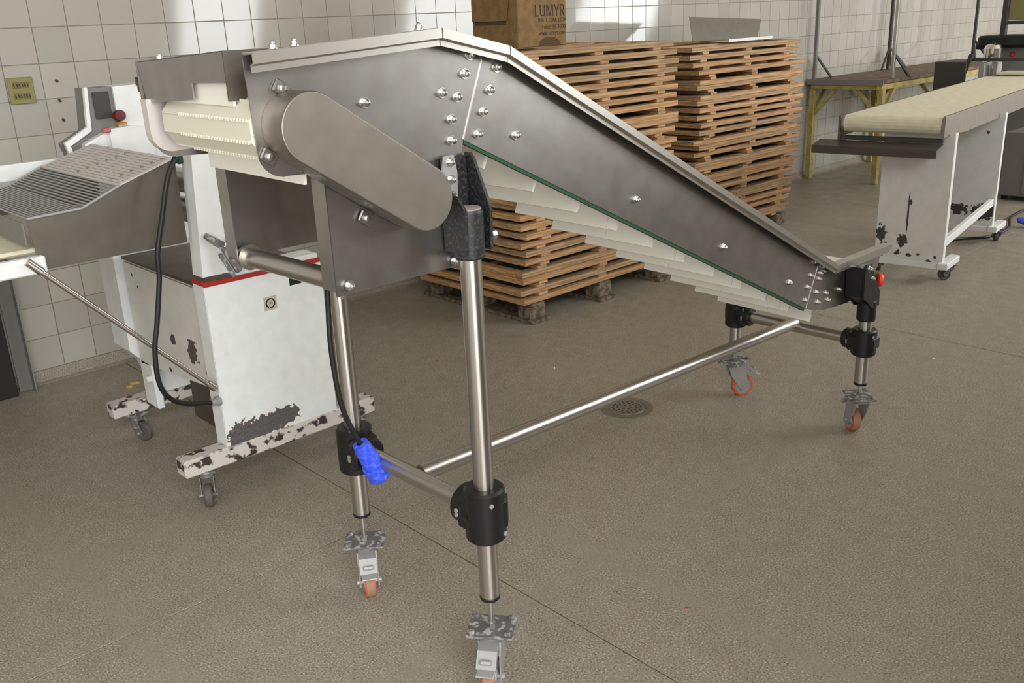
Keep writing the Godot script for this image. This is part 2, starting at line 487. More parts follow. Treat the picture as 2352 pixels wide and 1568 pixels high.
func build_room() -> void:
	# floor of terrazzo slabs with thin joints
	var fl := struct("floor")
	var b := MB.new()
	b.box(Vector3((XL + XR) * 0.5, -0.06, (ZW - 5.6) * 0.5), Vector3(XR - XL + 0.6, 0.1, ZW + 6.2))
	put(b, "floor_bed", M.joint, fl)
	var xs := [XL - 0.2, -1.35, 1.59, 4.53, 7.47, 10.41, 13.35, 16.29, XR + 0.2]
	var zs := [-5.4, -2.42, 0.52, ZW + 0.2]
	for i in xs.size() - 1:
		for j in zs.size() - 1:
			b = MB.new()
			var g := 0.0022
			var x0: float = xs[i] + g
			var x1: float = xs[i + 1] - g
			var z0: float = zs[j] + g
			var z1: float = zs[j + 1] - g
			b.box(Vector3((x0 + x1) * 0.5, -0.006, (z0 + z1) * 0.5), Vector3(x1 - x0, 0.012, z1 - z0), 0.001)
			put(b, "floor_slab", M.floor, fl)
	# tiled wall
	var wb := struct("wall_back", WALL_O)
	b = MB.new()
	var c := wall_pt((XL + XR) * 0.5, CEIL * 0.5, -0.1105)
	var bs := Basis(WALL_X, Vector3.UP, Vector3(0.0105, 0, 1).normalized())
	b.box(c, Vector3(XR - XL + 0.4, CEIL, 0.22), 0, bs)
	put(b, "wall_core", M.grout, wb)
	var pitch := 0.1598
	var x_first := 1.313
	var nearest := []
	for r in 25:
		for k in range(-33, 107):
			var x := x_first + pitch * (k + 0.5)
			var h := 0.058 + 0.1605 * (r + 0.5)
			if h + 0.08 > TILED:
				continue
			nearest.append([wall_pt(x, h).distance_to(Vector3(0.9, 1.0, 0)) + (3.0 if x < 0.3 or h > 1.85 else 0.0) + (4.0 if x > 1.6 and x < 3.2 and h < 1.0 else 0.0), x, h])
	nearest.sort_custom(func(p, q): return p[0] < q[0])
	var rest := [MB.new(), MB.new(), MB.new()]
	for i in nearest.size():
		var x: float = nearest[i][1]
		var h: float = nearest[i][2]
		var kind := int(abs(sin(x * 91.7 + h * 37.3) * 1000.0)) % 3
		var tl := bs * Basis(Vector3(1, 0, 0), sin(x * 57.0 + h * 131.0) * 0.0022) * Basis(Vector3(0, 1, 0), sin(x * 171.0 + h * 71.0) * 0.0022)
		var mb: MB = MB.new() if i < 290 else rest[kind]
		mb.box(wall_pt(x, h, -0.004), Vector3(pitch - 0.0035, 0.1605 - 0.0035, 0.012), 0.0012, tl)
		if i < 290:
			put(mb, "wall_tile", M["tile%d" % kind], wb)
	for k in 3:
		var o := put(rest[k], "wall_tiles", M["tile%d" % k], wb)
		o.set_meta("kind", "stuff")
	# coved skirting of the floor's own stone
	var sk := struct("baseboard_back", wall_pt(1.3, 0))
	b = MB.new()
	var prof := [Vector2(-0.02, 0.058), Vector2(-0.02, -0.01), Vector2(0.045, -0.01), Vector2(0.045, 0.002), Vector2(0.022, 0.008), Vector2(0.009, 0.024), Vector2(0.005, 0.058)]
	b.sweep(prof, [wall_pt(XL, 0), wall_pt(XR, 0)], Vector3(0.0105, 0, 1).normalized())
	put(b, "cove", M.floor, sk)
	# plain walls, ceiling
	b = MB.new()
	var lw: Array = SIDE
	b.box(Vector3(XL - 0.1, lw[2] * 0.5, (ZW - 5) * 0.5), Vector3(0.2, lw[2], ZW + 5.6))
	b.box(Vector3(XL - 0.1, (lw[3] + CEIL) * 0.5, (ZW - 5) * 0.5), Vector3(0.2, CEIL - lw[3], ZW + 5.6))
	b.box(Vector3(XL - 0.1, (lw[2] + lw[3]) * 0.5, (-5.3 + lw[0]) * 0.5), Vector3(0.2, lw[3] - lw[2], lw[0] + 5.3))
	b.box(Vector3(XL - 0.1, (lw[2] + lw[3]) * 0.5, (lw[1] + ZW + 0.3) * 0.5), Vector3(0.2, lw[3] - lw[2], ZW + 0.3 - lw[1]))
	put(b, "wall_core", M.plaster, struct("wall_left"))
	var sw := struct("window_%d" % (WIN.size() + 1), Vector3(XL, lw[2], (lw[0] + lw[1]) * 0.5))
	b = MB.new()
	b.box(Vector3(XL - 0.1, (lw[2] + lw[3]) * 0.5, (lw[0] + lw[1]) * 0.5), Vector3(0.004, lw[3] - lw[2], lw[1] - lw[0]))
	put(b, "pane", M.glass, sw)
	for i in range(0, 6):
		b = MB.new()
		b.box(Vector3(XL - 0.1, (lw[2] + lw[3]) * 0.5, lerpf(lw[0] + 0.02, lw[1] - 0.02, i / 5.0)), Vector3(0.05, lw[3] - lw[2], 0.04), 0.004)
		put(b, "mullion", M.frame, sw)
	b = MB.new()
	b.box(Vector3(XR + 0.1, CEIL * 0.5, (ZW - 5) * 0.5), Vector3(0.2, CEIL, ZW + 5.6))
	put(b, "wall_core", M.plaster, struct("wall_right"))
	b = MB.new()
	b.box(Vector3((XL + XR) * 0.5, CEIL + 0.1, (ZW - 5) * 0.5), Vector3(XR - XL + 0.6, 0.2, ZW + 5.8))
	put(b, "ceiling_slab", M.ceiling, struct("ceiling"))
	# low partition to the right of the camera
	var wp := struct("wall_partition", Vector3(5.4, 0, 0.58))
	b = MB.new()
	b.box(Vector3(6.5, 0.65, 0.58), Vector3(7.0, 1.3, 0.14), 0.01)
	b.box(Vector3(1.95, 1.1, 0.58), Vector3(2.1, 2.2, 0.14), 0.01)
	put(b, "wall_core", M.plaster, wp)
	# window wall with an open doorway
	var wf := struct("wall_front", Vector3(0, 0, ZW))
	var zc := ZW + 0.1
	b = MB.new()
	b.box(Vector3((XL + DOOR[0]) * 0.5 - 0.1, 1.5, zc), Vector3(DOOR[0] - XL + 0.2, 3.0, 0.2))
	b.box(Vector3((DOOR[1] + XR) * 0.5 + 0.1, 0.45, zc), Vector3(XR - DOOR[1] + 0.2, 0.9, 0.2))
	b.box(Vector3((XL + XR) * 0.5, 3.15, zc), Vector3(XR - XL + 0.4, 0.3, 0.2))
	b.box(Vector3((XL + XR) * 0.5, (4.6 + CEIL) * 0.5, zc), Vector3(XR - XL + 0.4, CEIL - 4.6, 0.2))
	for row in [[0, 3, 0.9, 3.0], [3, 6, 3.3, 4.6]]:
		var px: float = DOOR[1] if row[0] == 0 else XL - 0.2
		for k in range(row[0], row[1] + 1):
			var x1: float = WIN[k][0] if k < row[1] else XR + 0.2
			b.box(Vector3((px + x1) * 0.5, (row[2] + row[3]) * 0.5, zc), Vector3(x1 - px, row[3] - row[2], 0.2))
			if k < row[1]:
				px = WIN[k][1]
	put(b, "wall_core", M.plaster, wf)
	for k in WIN.size():
		var w: Array = WIN[k]
		var cx: float = (w[0] + w[1]) * 0.5
		var ww: float = w[1] - w[0]
		var cy: float = (w[2] + w[3]) * 0.5
		var hh: float = w[3] - w[2]
		var win := struct("window_%d" % (k + 1), Vector3(cx, w[2], ZW + 0.1))
		b = MB.new()
		for s in [-1.0, 1.0]:
			b.box(Vector3(cx + s * (ww * 0.5 - 0.02), cy, zc), Vector3(0.04, hh, 0.05), 0.004)
			b.box(Vector3(cx, cy + s * (hh * 0.5 - 0.02), zc), Vector3(ww - 0.08, 0.04, 0.05), 0.004)
		put(b, "window_frame", M.frame, win)
		var nx := int(round(ww / 0.8))
		for i in range(1, nx):
			b = MB.new()
			b.box(Vector3(w[0] + ww * i / nx, cy, zc), Vector3(0.03, hh - 0.08, 0.04), 0.004)
			put(b, "mullion", M.frame, win)
		b = MB.new()
		b.box(Vector3(cx, cy, zc), Vector3(ww - 0.08, hh - 0.08, 0.004))
		put(b, "pane", M.glass, win)

	# doorway lining and the paved yard it opens on
	var dr := struct("door_1", Vector3((DOOR[0] + DOOR[1]) * 0.5, 0, ZW))
	for x in [DOOR[0] + 0.02, DOOR[1] - 0.02]:
		b = MB.new()
		b.box(Vector3(x, DOOR[2] * 0.5, zc), Vector3(0.04, DOOR[2], 0.24), 0.004)
		put(b, "door_jamb", M.frame, dr)
	b = MB.new()
	b.box(Vector3((DOOR[0] + DOOR[1]) * 0.5, DOOR[2] - 0.02, zc), Vector3(DOOR[1] - DOOR[0] - 0.08, 0.04, 0.24), 0.004)
	put(b, "door_head", M.frame, dr)
	var yd := struct("ground", Vector3(6, 0, 12))
	b = MB.new()
	b.box(Vector3(6, -0.08, ZW + 10.2), Vector3(50, 0.1, 20))
	put(b, "yard_paving", M.plaster, yd)

# ------------------------------------------------------------------ inclined conveyor
var CX := Transform3D(Basis(Vector3(0.99965, 0, -0.02635), Vector3.UP, Vector3(-0.0307, 0, 0.99953)), Vector3(1.274, 0, -1.528))

func L(a: float, b: float, h: float) -> Vector3:
	return Vector3(a, h, -b)

func cput(mb: MB, called: String, m: Material, parent: Node, label := "") -> MeshInstance3D:
	return put(mb.map(CX), called, m, parent, label)

func ah(pts: Array) -> PackedVector2Array:
	return PackedVector2Array(pts)

# plate lying in the (a, h) plane between widths b0 and b1 (b grows away from the viewer)
func plate(mb: MB, pts: Array, b0: float, b1: float) -> void:
	mb.prism(PackedVector2Array(pts), Vector3.ZERO, Vector3(1, 0, 0), Vector3(0, 1, 0), -b1, -b0)

func nut(mb: MB, at: Vector3, axis: Vector3, r := 0.0085) -> void:
	mb.lathe([Vector2(r * 1.35, 0), Vector2(r * 1.35, 0.002), Vector2(r * 0.98, 0.002)], at, axis, 12)
	mb.lathe([Vector2(r, 0.001), Vector2(r, 0.008), Vector2(r * 0.8, 0.0095)], at, axis, 6, false)
	mb.dome(at + axis * 0.009, axis, r * 0.78, r * 0.85, 10, 3)

func make_caster(parent: Node, at: Vector3, yaw: float, ch: float) -> void:
	# at: centre of the mounting plate's underside (height ch), yaw: direction the wheel trails
	var x := Transform3D(Basis(Vector3.UP, yaw), at)
	var wr := 0.047
	var b := MB.new()   # fork with swivel
	b.lathe([Vector2(0.0, 0.0), Vector2(0.034, 0.0), Vector2(0.036, -0.008), Vector2(0.03, -0.016), Vector2(0.03, -0.02), Vector2(0.0, -0.02)], Vector3.ZERO, Vector3(0, 1, 0), 18)
	for s in [-1.0, 1.0]:
		var pl := PackedVector2Array([Vector2(-0.034, -0.016), Vector2(0.035, -0.016), Vector2(0.048, -0.05), Vector2(0.052, -ch + wr - 0.012), Vector2(0.04, -ch + wr - 0.022), Vector2(0.025, -ch + wr - 0.018), Vector2(-0.02, -0.06)])
		b.prism(pl, Vector3(0, 0, s * 0.027 - 0.002), Vector3(1, 0, 0), Vector3(0, 1, 0), 0.0, 0.004)
	b.box(Vector3(0.0, -0.02, 0), Vector3(0.06, 0.005, 0.054), 0.001)
	b.lathe([Vector2(0, -0.036), Vector2(0.009, -0.036), Vector2(0.009, 0.036), Vector2(0, 0.036)], Vector3(0.038, -ch + wr, 0), Vector3(0, 0, 1), 8, false)
	var fork := put(b.map(x), "caster", M.zinc_light, parent)
	b = MB.new()
	b.box(Vector3(0, 0.003, 0), Vector3(0.118, 0.006, 0.095), 0.001)
	for sx in [-1, 1]:
		for sz in [-1, 1]:
			b.lathe([Vector2(0.008, 0.006), Vector2(0.008, 0.012), Vector2(0.005, 0.015), Vector2(0, 0.015)], Vector3(sx * 0.045, 0, sz * 0.034), Vector3.UP, 6, false)
	put(b.map(x * Transform3D(Basis(Vector3.UP, 0.35 - yaw * 0.5), Vector3.ZERO)), "mounting_plate", M.zinc, fork)
	b = MB.new()
	var o := Vector3(0.038, -ch + wr, 0)
	b.lathe([Vector2(wr - 0.011, -0.0155), Vector2(wr - 0.003, -0.0155), Vector2(wr, -0.011), Vector2(wr, 0.011), Vector2(wr - 0.003, 0.0155), Vector2(wr - 0.011, 0.0155)], o, Vector3(0, 0, 1), 28)
	put(b.map(x), "wheel", M.orange, fork)
	b = MB.new()
	b.lathe([Vector2(wr - 0.0015, -0.0122), Vector2(wr + 0.0006, -0.0105), Vector2(wr + 0.0006, 0.0105), Vector2(wr - 0.0015, 0.0122)], o, Vector3(0, 0, 1), 28)
	put(b.map(x), "wheel_tread", M.orange_worn, fork)
	b = MB.new()
	b.lathe([Vector2(0, -0.017), Vector2(0.016, -0.017), Vector2(0.018, -0.012), Vector2(wr - 0.012, -0.011), Vector2(wr - 0.011, -0.016)], o, Vector3(0, 0, 1), 24)
	b.lathe([Vector2(wr - 0.011, 0.016), Vector2(wr - 0.012, 0.011), Vector2(0.018, 0.012), Vector2(0.016, 0.017), Vector2(0, 0.017)], o, Vector3(0, 0, 1), 24)
	put(b.map(x), "wheel_hub", M.hub, fork)
	b = MB.new()  # brake housing and pedal over the wheel
	b.prism(PackedVector2Array([Vector2(0.02, -0.010), Vector2(0.066, -0.020), Vector2(0.094, -0.054), Vector2(0.090, -0.060), Vector2(0.082, -0.058), Vector2(0.058, -0.030), Vector2(0.02, -0.022)]), Vector3(0, 0, -0.025), Vector3(1, 0, 0), Vector3(0, 1, 0), 0, 0.05)
	b.box(Vector3(0.086, -0.040, 0), Vector3(0.012, 0.020, 0.030), 0.003, Basis(Vector3(0, 0, 1), -0.9))
	b.box(Vector3(0.098, -0.060, 0), Vector3(0.03, 0.005, 0.046), 0.0015, Basis(Vector3(0, 0, 1), -0.25))
	put(b.map(x), "brake_pedal", M.zinc_light, fork)

func build_conveyor() -> void:
	var cv := thing("incline_conveyor", "large stainless steel inclined conveyor on four tubular legs with orange casters, foreground", "conveyor", CX.origin)
	var near := 0.045
	var far := 0.541
	var TH := 0.003
	# flange line (a, h) measured at the near plate
	var F := [Vector2(-0.463, 1.567), Vector2(-0.033, 1.592), Vector2(0.155, 1.549), Vector2(1.738, 0.733), Vector2(2.165, 0.727)]
	# side plates
	var upper := [Vector2(-0.463, 1.562)]
	for p in [Vector2(-0.033, 1.588), Vector2(0.112, 1.556), Vector2(0.036, 1.362), Vector2(0.029, 1.325), Vector2(-0.40, 1.345)]:
		upper.append(p)
	for i in 6:
		var an := deg_to_rad(-95.0 - 17.0 * i)
		upper.append(Vector2(-0.405 + 0.052 * cos(an), 1.394 + 0.05 * sin(an)))
	var incl := [Vector2(0.113, 1.555), Vector2(0.155, 1.545), Vector2(1.665, 0.768), Vector2(1.588, 0.600), Vector2(0.037, 1.361)]
	var endp := [Vector2(1.666, 0.767), Vector2(1.738, 0.729), Vector2(2.16, 0.723), Vector2(2.135, 0.64), Vector2(2.03, 0.562), Vector2(1.9, 0.548), Vector2(1.72, 0.563), Vector2(1.64, 0.582), Vector2(1.589, 0.600)]
	var panel := [Vector2(-0.322, 1.335), Vector2(-0.322, 1.09), Vector2(0.012, 1.088), Vector2(0.028, 1.33)]
	for s in 2:
		var b0: float = near if s == 0 else far
		var b1 := b0 + TH
		var dz := 0.0 if s == 0 else -0.045
		var b := MB.new()
		plate(b, upper.map(func(q): return Vector2(q.x, q.y + (dz if q.y > 1.5 else 0.0))), b0, b1)
		cput(b, "side_plate", M.steel, cv)
		b = MB.new()
		plate(b, incl.map(func(q): return Vector2(q.x, q.y + (dz if q.y > 1.5 else (dz * 0.3 if q.y > 0.7 and q.x > 1.0 else 0.0)))), b0, b1)
		# seam strip standing a little proud
		cput(b, "side_plate", M.steel, cv)
		b = MB.new()
		plate(b, endp, b0, b1)
		cput(b, "side_plate", M.steel, cv)
		b = MB.new()
		var pb: float = b0 + 0.0035 if s == 0 else b0 - 0.0035
		plate(b, panel, pb, pb + TH)
		var fb: float = 0.05 if s == 0 else -0.05
		plate(b, [Vector2(-0.323, 1.10), Vector2(-0.3205, 1.10), Vector2(-0.3205, 1.33), Vector2(-0.323, 1.33)], min(pb, pb + fb), max(pb + TH, pb + fb))
		cput(b, "drive_panel", M.steel, cv)
		# seam edges
		# top rails with drop lip
		var sg: float = 1.0 if s == 0 else -1.0   # towards the viewer
		var pr := [Vector2(0, 0), Vector2(0, -0.003), Vector2(0.034, -0.003), Vector2(0.034, -0.018), Vector2(0.024, -0.021), Vector2(0.024, -0.034), Vector2(0.0275, -0.034), Vector2(0.0275, -0.023), Vector2(0.038, -0.019), Vector2(0.038, 0.0)]
		if s == 1:
			pr = pr.map(func(q): return Vector2(-q.x, q.y))
		for i in 4:
			var p0: Vector2 = F[i] + Vector2(0, dz if i < 3 else dz * 0.3)
			var p1: Vector2 = F[i + 1] + Vector2(0, dz if i < 2 else dz * 0.3)
			var d := (p1 - p0).normalized() * 0.0012
			var e0: Vector2 = p0 + d
			var e1: Vector2 = p1 - d
			b = MB.new()
			b.sweep(pr, [L(e0.x, b0, e0.y), L(e1.x, b0, e1.y)] if s == 0 else [L(e0.x, b0 + TH, e0.y), L(e1.x, b0 + TH, e1.y)], Vector3(0, 0, 1))
			cput(b, "top_rail", M.rail, cv)
	# seam lines: thin edges of the overlapped plates
	var b := MB.new()
	b.bar(L(0.112, near - 0.001, 1.553), L(0.0365, near - 0.001, 1.362), 0.003, 0.003)
	cput(b, "plate_seam", M.chrome, cv)
	b = MB.new()
	b.bar(L(1.665, near - 0.0006, 0.762), L(1.589, near - 0.0006, 0.603), 0.002, 0.003)
	cput(b, "plate_seam", M.chrome, cv)
	# green wear strips under the slope
	for bb in [near + 0.008]:
		b = MB.new()
		b.bar(L(0.04, bb, 1.357), L(1.58, bb, 0.598), 0.012, 0.010)
		cput(b, "wear_strip", M.green, cv, "green plastic wear strip")
	# belt: a closed loop, top strand, return strand
	b = MB.new()
	var loop := [Vector2(-0.40, 1.49), Vector2(-0.05, 1.515), Vector2(0.12, 1.475), Vector2(1.70, 0.665), Vector2(2.06, 0.668), Vector2(2.11, 0.63), Vector2(2.06, 0.59), Vector2(1.66, 0.60), Vector2(0.08, 1.382), Vector2(-0.03, 1.388), Vector2(-0.40, 1.372)]
	var inner := [Vector2(-0.40, 1.487), Vector2(-0.05, 1.512), Vector2(0.12, 1.471), Vector2(1.70, 0.661), Vector2(2.06, 0.664), Vector2(2.105, 0.63), Vector2(2.06, 0.594), Vector2(1.66, 0.604), Vector2(0.08, 1.386), Vector2(-0.03, 1.392), Vector2(-0.40, 1.376)]
	for i in loop.size() - 1:
		plate(b, [loop[i], loop[i + 1], inner[i + 1], inner[i]], 0.075, 0.515)
	var belt := cput(b, "belt", M.belt, cv)
	# drive roller end: the belt bends round it in flats
	b = MB.new()
	var oc := []
	var oi := []
	for k in 10:
		var an := TAU * (k + 0.5) / 10
		oc.append(Vector2(-0.402 + 0.064 * cos(an), 1.431 + 0.0615 * sin(an)))
		oi.append(Vector2(-0.402 + 0.05 * cos(an), 1.431 + 0.048 * sin(an)))
	plate(b, oc, 0.052, 0.452)
	for k in 10:
		var k2 := (k + 1) % 10
		b.quad(L(oc[k2].x, 0.452, oc[k2].y), L(oc[k].x, 0.452, oc[k].y), L(oi[k].x, 0.485, oi[k].y), L(oi[k2].x, 0.485, oi[k2].y))
	cput(b, "nose_roller", M.belt, cv)
	# stitched ribs on the flats of the roller
	for k in [3, 4, 5, 6]:
		b = MB.new()
		b.tube([L(oc[k].x, 0.055, oc[k].y), L(oc[k].x, 0.45, oc[k].y)], 0.0022, 6)
		for j in 26:
			b.box(L(oc[k].x + (oc[k].x + 0.402) * 0.03, 0.06 + j * 0.012, oc[k].y + (oc[k].y - 1.431) * 0.03), Vector3(0.004, 0.006, 0.003))
		cput(b, "stitched_seam", M.belt, cv)
	# cleats on the return strand, hanging below the slope
	var dn := Vector2(-0.432, -0.902)
	for i in 11:
		var bot := Vector2(0.138 + 0.1582 * i, 1.281 - 0.0774 * i)
		b = MB.new()
		var top := bot - dn * 0.072
		var e := Vector2(0.9, -0.43) * 0.0035
		var gap := 0.0012
		var cut := 0.135 if i % 2 == 1 else 0.28
		var sec := [bot - e, bot + e, top + e * 1.6, top - e * 1.6]
		for seg in [[0.1, cut], [cut + gap, 0.512]]:
			plate(b, sec, seg[0], seg[1])
		cput(b, "belt_cleat", M.flight, belt)
	# cleat under the level part, and one coming up behind the hood
	b = MB.new()
	plate(b, [Vector2(-0.352, 1.318), Vector2(-0.346, 1.318), Vector2(-0.342, 1.375), Vector2(-0.352, 1.375)], 0.075, 0.13)
	plate(b, [Vector2(-0.352, 1.318), Vector2(-0.346, 1.318), Vector2(-0.342, 1.375), Vector2(-0.352, 1.375)], 0.1312, 0.50)
	cput(b, "belt_cleat", M.flight, belt)
	b = MB.new()
	plate(b, [Vector2(-0.452, 1.472), Vector2(-0.446, 1.472), Vector2(-0.446, 1.540), Vector2(-0.452, 1.540)], 0.128, 0.49)
	cput(b, "belt_cleat", M.flight, belt)
	for i in 10:
		var f := Vector2(0.16 + 0.16 * i, 1.4545 - 0.082 * i)
		b = MB.new()
		plate(b, [f, f + Vector2(0.008, -0.004), f + Vector2(0.034, 0.058), f + Vector2(0.028, 0.061)], 0.09, 0.5)
		cput(b, "belt_cleat", M.flight, belt)
	# far end guide plate of pale plastic at the discharge
	b = MB.new()
	var gp := [Vector2(-0.475, 1.475), Vector2(-0.30, 1.475), Vector2(-0.30, 1.365)]
	for i in 6:
		var an := deg_to_rad(-92.0 - 17.0 * i)
		gp.append(Vector2(-0.43 + 0.045 * cos(an), 1.405 + 0.043 * sin(an)))
	plate(b, gp, 0.50, 0.53)
	cput(b, "end_guide", M.uhmw, cv, "pale plastic end guide")
	# discharge hood
	b = MB.new()
	var hood := PackedVector2Array([Vector2(0.123, 1.571), Vector2(0.545, 1.551), Vector2(0.52, 1.466), Vector2(0.277, 1.481), Vector2(0.275, 1.512), Vector2(0.123, 1.515)])
	b.prism(hood, Vector3(-0.464, 0, 0), Vector3(0, 0, -1), Vector3(0, 1, 0), 0.0, 0.003)
	b.prism(PackedVector2Array([Vector2(0.123, 1.571), Vector2(0.545, 1.551), Vector2(0.545, 1.549), Vector2(0.123, 1.569)]), Vector3(-0.464, 0, 0), Vector3(0, 0, -1), Vector3(0, 1, 0), 0.0, 0.17)
	cput(b, "discharge_hood", M.steel, cv)
	b = MB.new()
	plate(b, [Vector2(-0.464, 1.571), Vector2(-0.464, 1.482), Vector2(-0.43, 1.482), Vector2(-0.40, 1.571)], 0.120, 0.123)
	cput(b, "hood_flange", M.steel_dull, cv)
	b = MB.new()
	plate(b, [Vector2(-0.466, 1.556), Vector2(-0.466, 1.47), Vector2(-0.30, 1.47), Vector2(-0.30, 1.556)], 0.545, 0.548)
	cput(b, "hood_flange", M.steel_guard, cv)
	# drive guard: a rounded box bolted on the plate
	b = MB.new()
	var c1 := Vector2(-0.378, 1.433)
	var c2 := Vector2(-0.127, 1.266)
	var dr := (c2 - c1).angle()
	var R := 0.0655
	var ring := []
	for k in 15:
		var an := dr + PI * 0.5 + PI * k / 14.0
		ring.append([c1, an])
	for k in 15:
		var an := dr - PI * 0.5 + PI * k / 14.0
		ring.append([c2, an])
	var pts := func(rr: float) -> Array:
		return ring.map(func(q): return q[0] + Vector2(cos(q[1]), sin(q[1])) * rr)
	var p_out: Array = pts.call(R)
	var p_in: Array = pts.call(R - 0.003)
	for k in ring.size():
		var k2 := (k + 1) % ring.size()
		var n0 := Vector3(cos(ring[k][1]), sin(ring[k][1]), 0)
		var n1 := Vector3(cos(ring[k2][1]), sin(ring[k2][1]), 0)
		b.qn(L(p_out[k].x, near - 0.0005, p_out[k].y), L(p_out[k2].x, near - 0.0005, p_out[k2].y), L(p_out[k2].x, -0.027, p_out[k2].y), L(p_out[k].x, -0.027, p_out[k].y), n0, n1, n1, n0)
		var z := Vector3(0, 0, 1)
		b.qn(L(p_out[k].x, -0.027, p_out[k].y), L(p_out[k2].x, -0.027, p_out[k2].y), L(p_in[k2].x, -0.030, p_in[k2].y), L(p_in[k].x, -0.030, p_in[k].y), n0, n1, z, z)
	plate(b, p_in, -0.030, -0.029)
	var guard := cput(b, "drive_guard", M.steel_guard, cv)
	b = MB.new()
	var gd := (c2 - c1).normalized()
	var gn := Vector2(gd.y, -gd.x)
	for tt in [0.105, 0.215]:
		var q: Vector2 = c1 + gd * tt + gn * (R + 0.0008)
		b.box(L(q.x, 0.01, q.y), Vector3(0.11 if tt > 0.2 else 0.10, 0.0015, 0.066), 0, Basis(Vector3(0, 0, 1), dr))
	cput(b, "guard_strap", M.steel, guard)
	for q in [Vector2(-0.238, 1.238), Vector2(-0.437, 1.385), Vector2(-0.395, 1.502)]:
		b = MB.new()
		b.box(L(q.x, near - 0.004, q.y), Vector3(0.032, 0.024, 0.006), 0.002, Basis(Vector3(0, 0, 1), dr))
		b.lathe([Vector2(0.008, 0), Vector2(0.008, 0.005), Vector2(0.005, 0.007), Vector2(0, 0.0075)], L(q.x, near - 0.007, q.y), Vector3(0, 0, 1), 12)
		cput(b, "guard_clamp", M.steel, guard)
	# dome nuts
	for q in [[-0.213, 1.461], [-0.015, 1.464], [0.026, 1.452], [0.05, 1.498], [0.068, 1.535], [0.006, 1.408], [0.003, 1.364], [0.145, 1.505], [0.121, 1.459], [0.098, 1.415], [0.08, 1.369], [0.195, 1.354], [0.632, 1.138], [1.055, 0.926], [1.46, 0.724], [1.62, 0.763], [1.607, 0.717], [1.591, 0.677], [1.578, 0.633], [1.679, 0.734], [1.666, 0.692], [1.65, 0.646], [1.725, 0.626], [1.741, 0.597], [1.667, 0.605], [1.826, 0.617], [1.672, 0.712], [1.692, 0.715], [-0.291, 1.109], [-0.009, 1.103]]:
		b = MB.new()
		nut(b, L(q[0], near, q[1]), Vector3(0, 0, 1), 0.0085 if q[0] < 1.5 else 0.0072)
		cput(b, "dome_nut", M.chrome, cv)
	for q in [[-0.414, 0.02, 1.571], [-0.37, 0.02, 1.574], [-0.084, 0.02, 1.590], [-0.43, 0.50, 1.552]]:
		b = MB.new()
		nut(b, L(q[0], q[1], q[2]), Vector3.UP, 0.007)
		cput(b, "dome_nut", M.chrome, cv)
	# legs
	var legs := [[0.0, 0.0, 0.25, 1.215], [0.0, 0.586, 0.25, 1.20], [1.973, 0.0, 0.212, 0.555], [1.973, 0.586, 0.212, 0.53]]
	for k in 4:
		var q: Array = legs[k]
		b = MB.new()
		b.tube([L(q[0], q[1], q[2]), L(q[0], q[1], q[3])], 0.025, 36)
		cput(b, "leg", M.tube, cv)
		b = MB.new()
		b.lathe([Vector2(0, -0.003), Vector2(0.024, -0.003), Vector2(0.0262, 0.0), Vector2(0.0262, 0.006), Vector2(0.0252, 0.008)], L(q[0], q[1], q[2]), Vector3.UP, 28)
		cput(b, "leg_cap", M.black, cv)
		b = MB.new()
		b.tube([L(q[0], q[1], 0.158), L(q[0], q[1], q[2])], 0.008, 14)
		b.lathe([Vector2(0.013, 0.164), Vector2(0.013, 0.176), Vector2(0.008, 0.178)], L(q[0], q[1], 0), Vector3.UP, 6, false)
		cput(b, "stem", M.chrome, cv)
	# casters (yaw: direction of trail)
	make_caster(cv, CX * L(0, 0, 0.158), atan2(-0.6, -0.8), 0.158)
	make_caster(cv, CX * L(0, 0.586, 0.158), atan2(-0.86, -0.5), 0.158)
	make_caster(cv, CX * L(1.973, 0, 0.158), atan2(0.80, 0.6), 0.158)
	make_caster(cv, CX * L(1.973, 0.586, 0.158), atan2(-0.55, 0.8), 0.158)
	# cross connectors: vertical socket plus sideways sleeve
	for k in 4:
		var q: Array = legs[k]
		var hc: float = 0.488 if q[0] < 1.0 else 0.385
		if k == 1:
			hc = 0.465
		if k == 3:
			hc = 0.375
		var hh: float = 0.068 if k < 2 else 0.052
		var rr: float = 0.051 if k < 2 else 0.047
		var sg: float = 1.0 if q[1] < 0.3 else -1.0
		b = MB.new()
		b.lathe([Vector2(0.026, -hh), Vector2(rr - 0.006, -hh), Vector2(rr, -hh + 0.006), Vector2(rr, hh - 0.006), Vector2(rr - 0.006, hh), Vector2(0.026, hh), Vector2(0.026, hh - 0.004)], L(q[0], q[1], hc), Vector3.UP, 28)
		b.lathe([Vector2(hh * 0.75, 0.01), Vector2(hh * 0.75, 0.075), Vector2(hh * 0.75 - 0.006, 0.082), Vector2(0.02, 0.082)], L(q[0], q[1], hc), Vector3(0, 0, -sg), 24)
		b.box(L(q[0] + 0.008, q[1] - sg * 0.004, hc), Vector3(0.098, hh * 1.72, 0.088), 0.026)
		b.box(L(q[0], q[1] + sg * 0.03, hc), Vector3(rr * 1.9, hh * 1.4, 0.06), 0.012)
		var cc := cput(b, "tube_clamp", M.black, cv, "black plastic tube clamp")
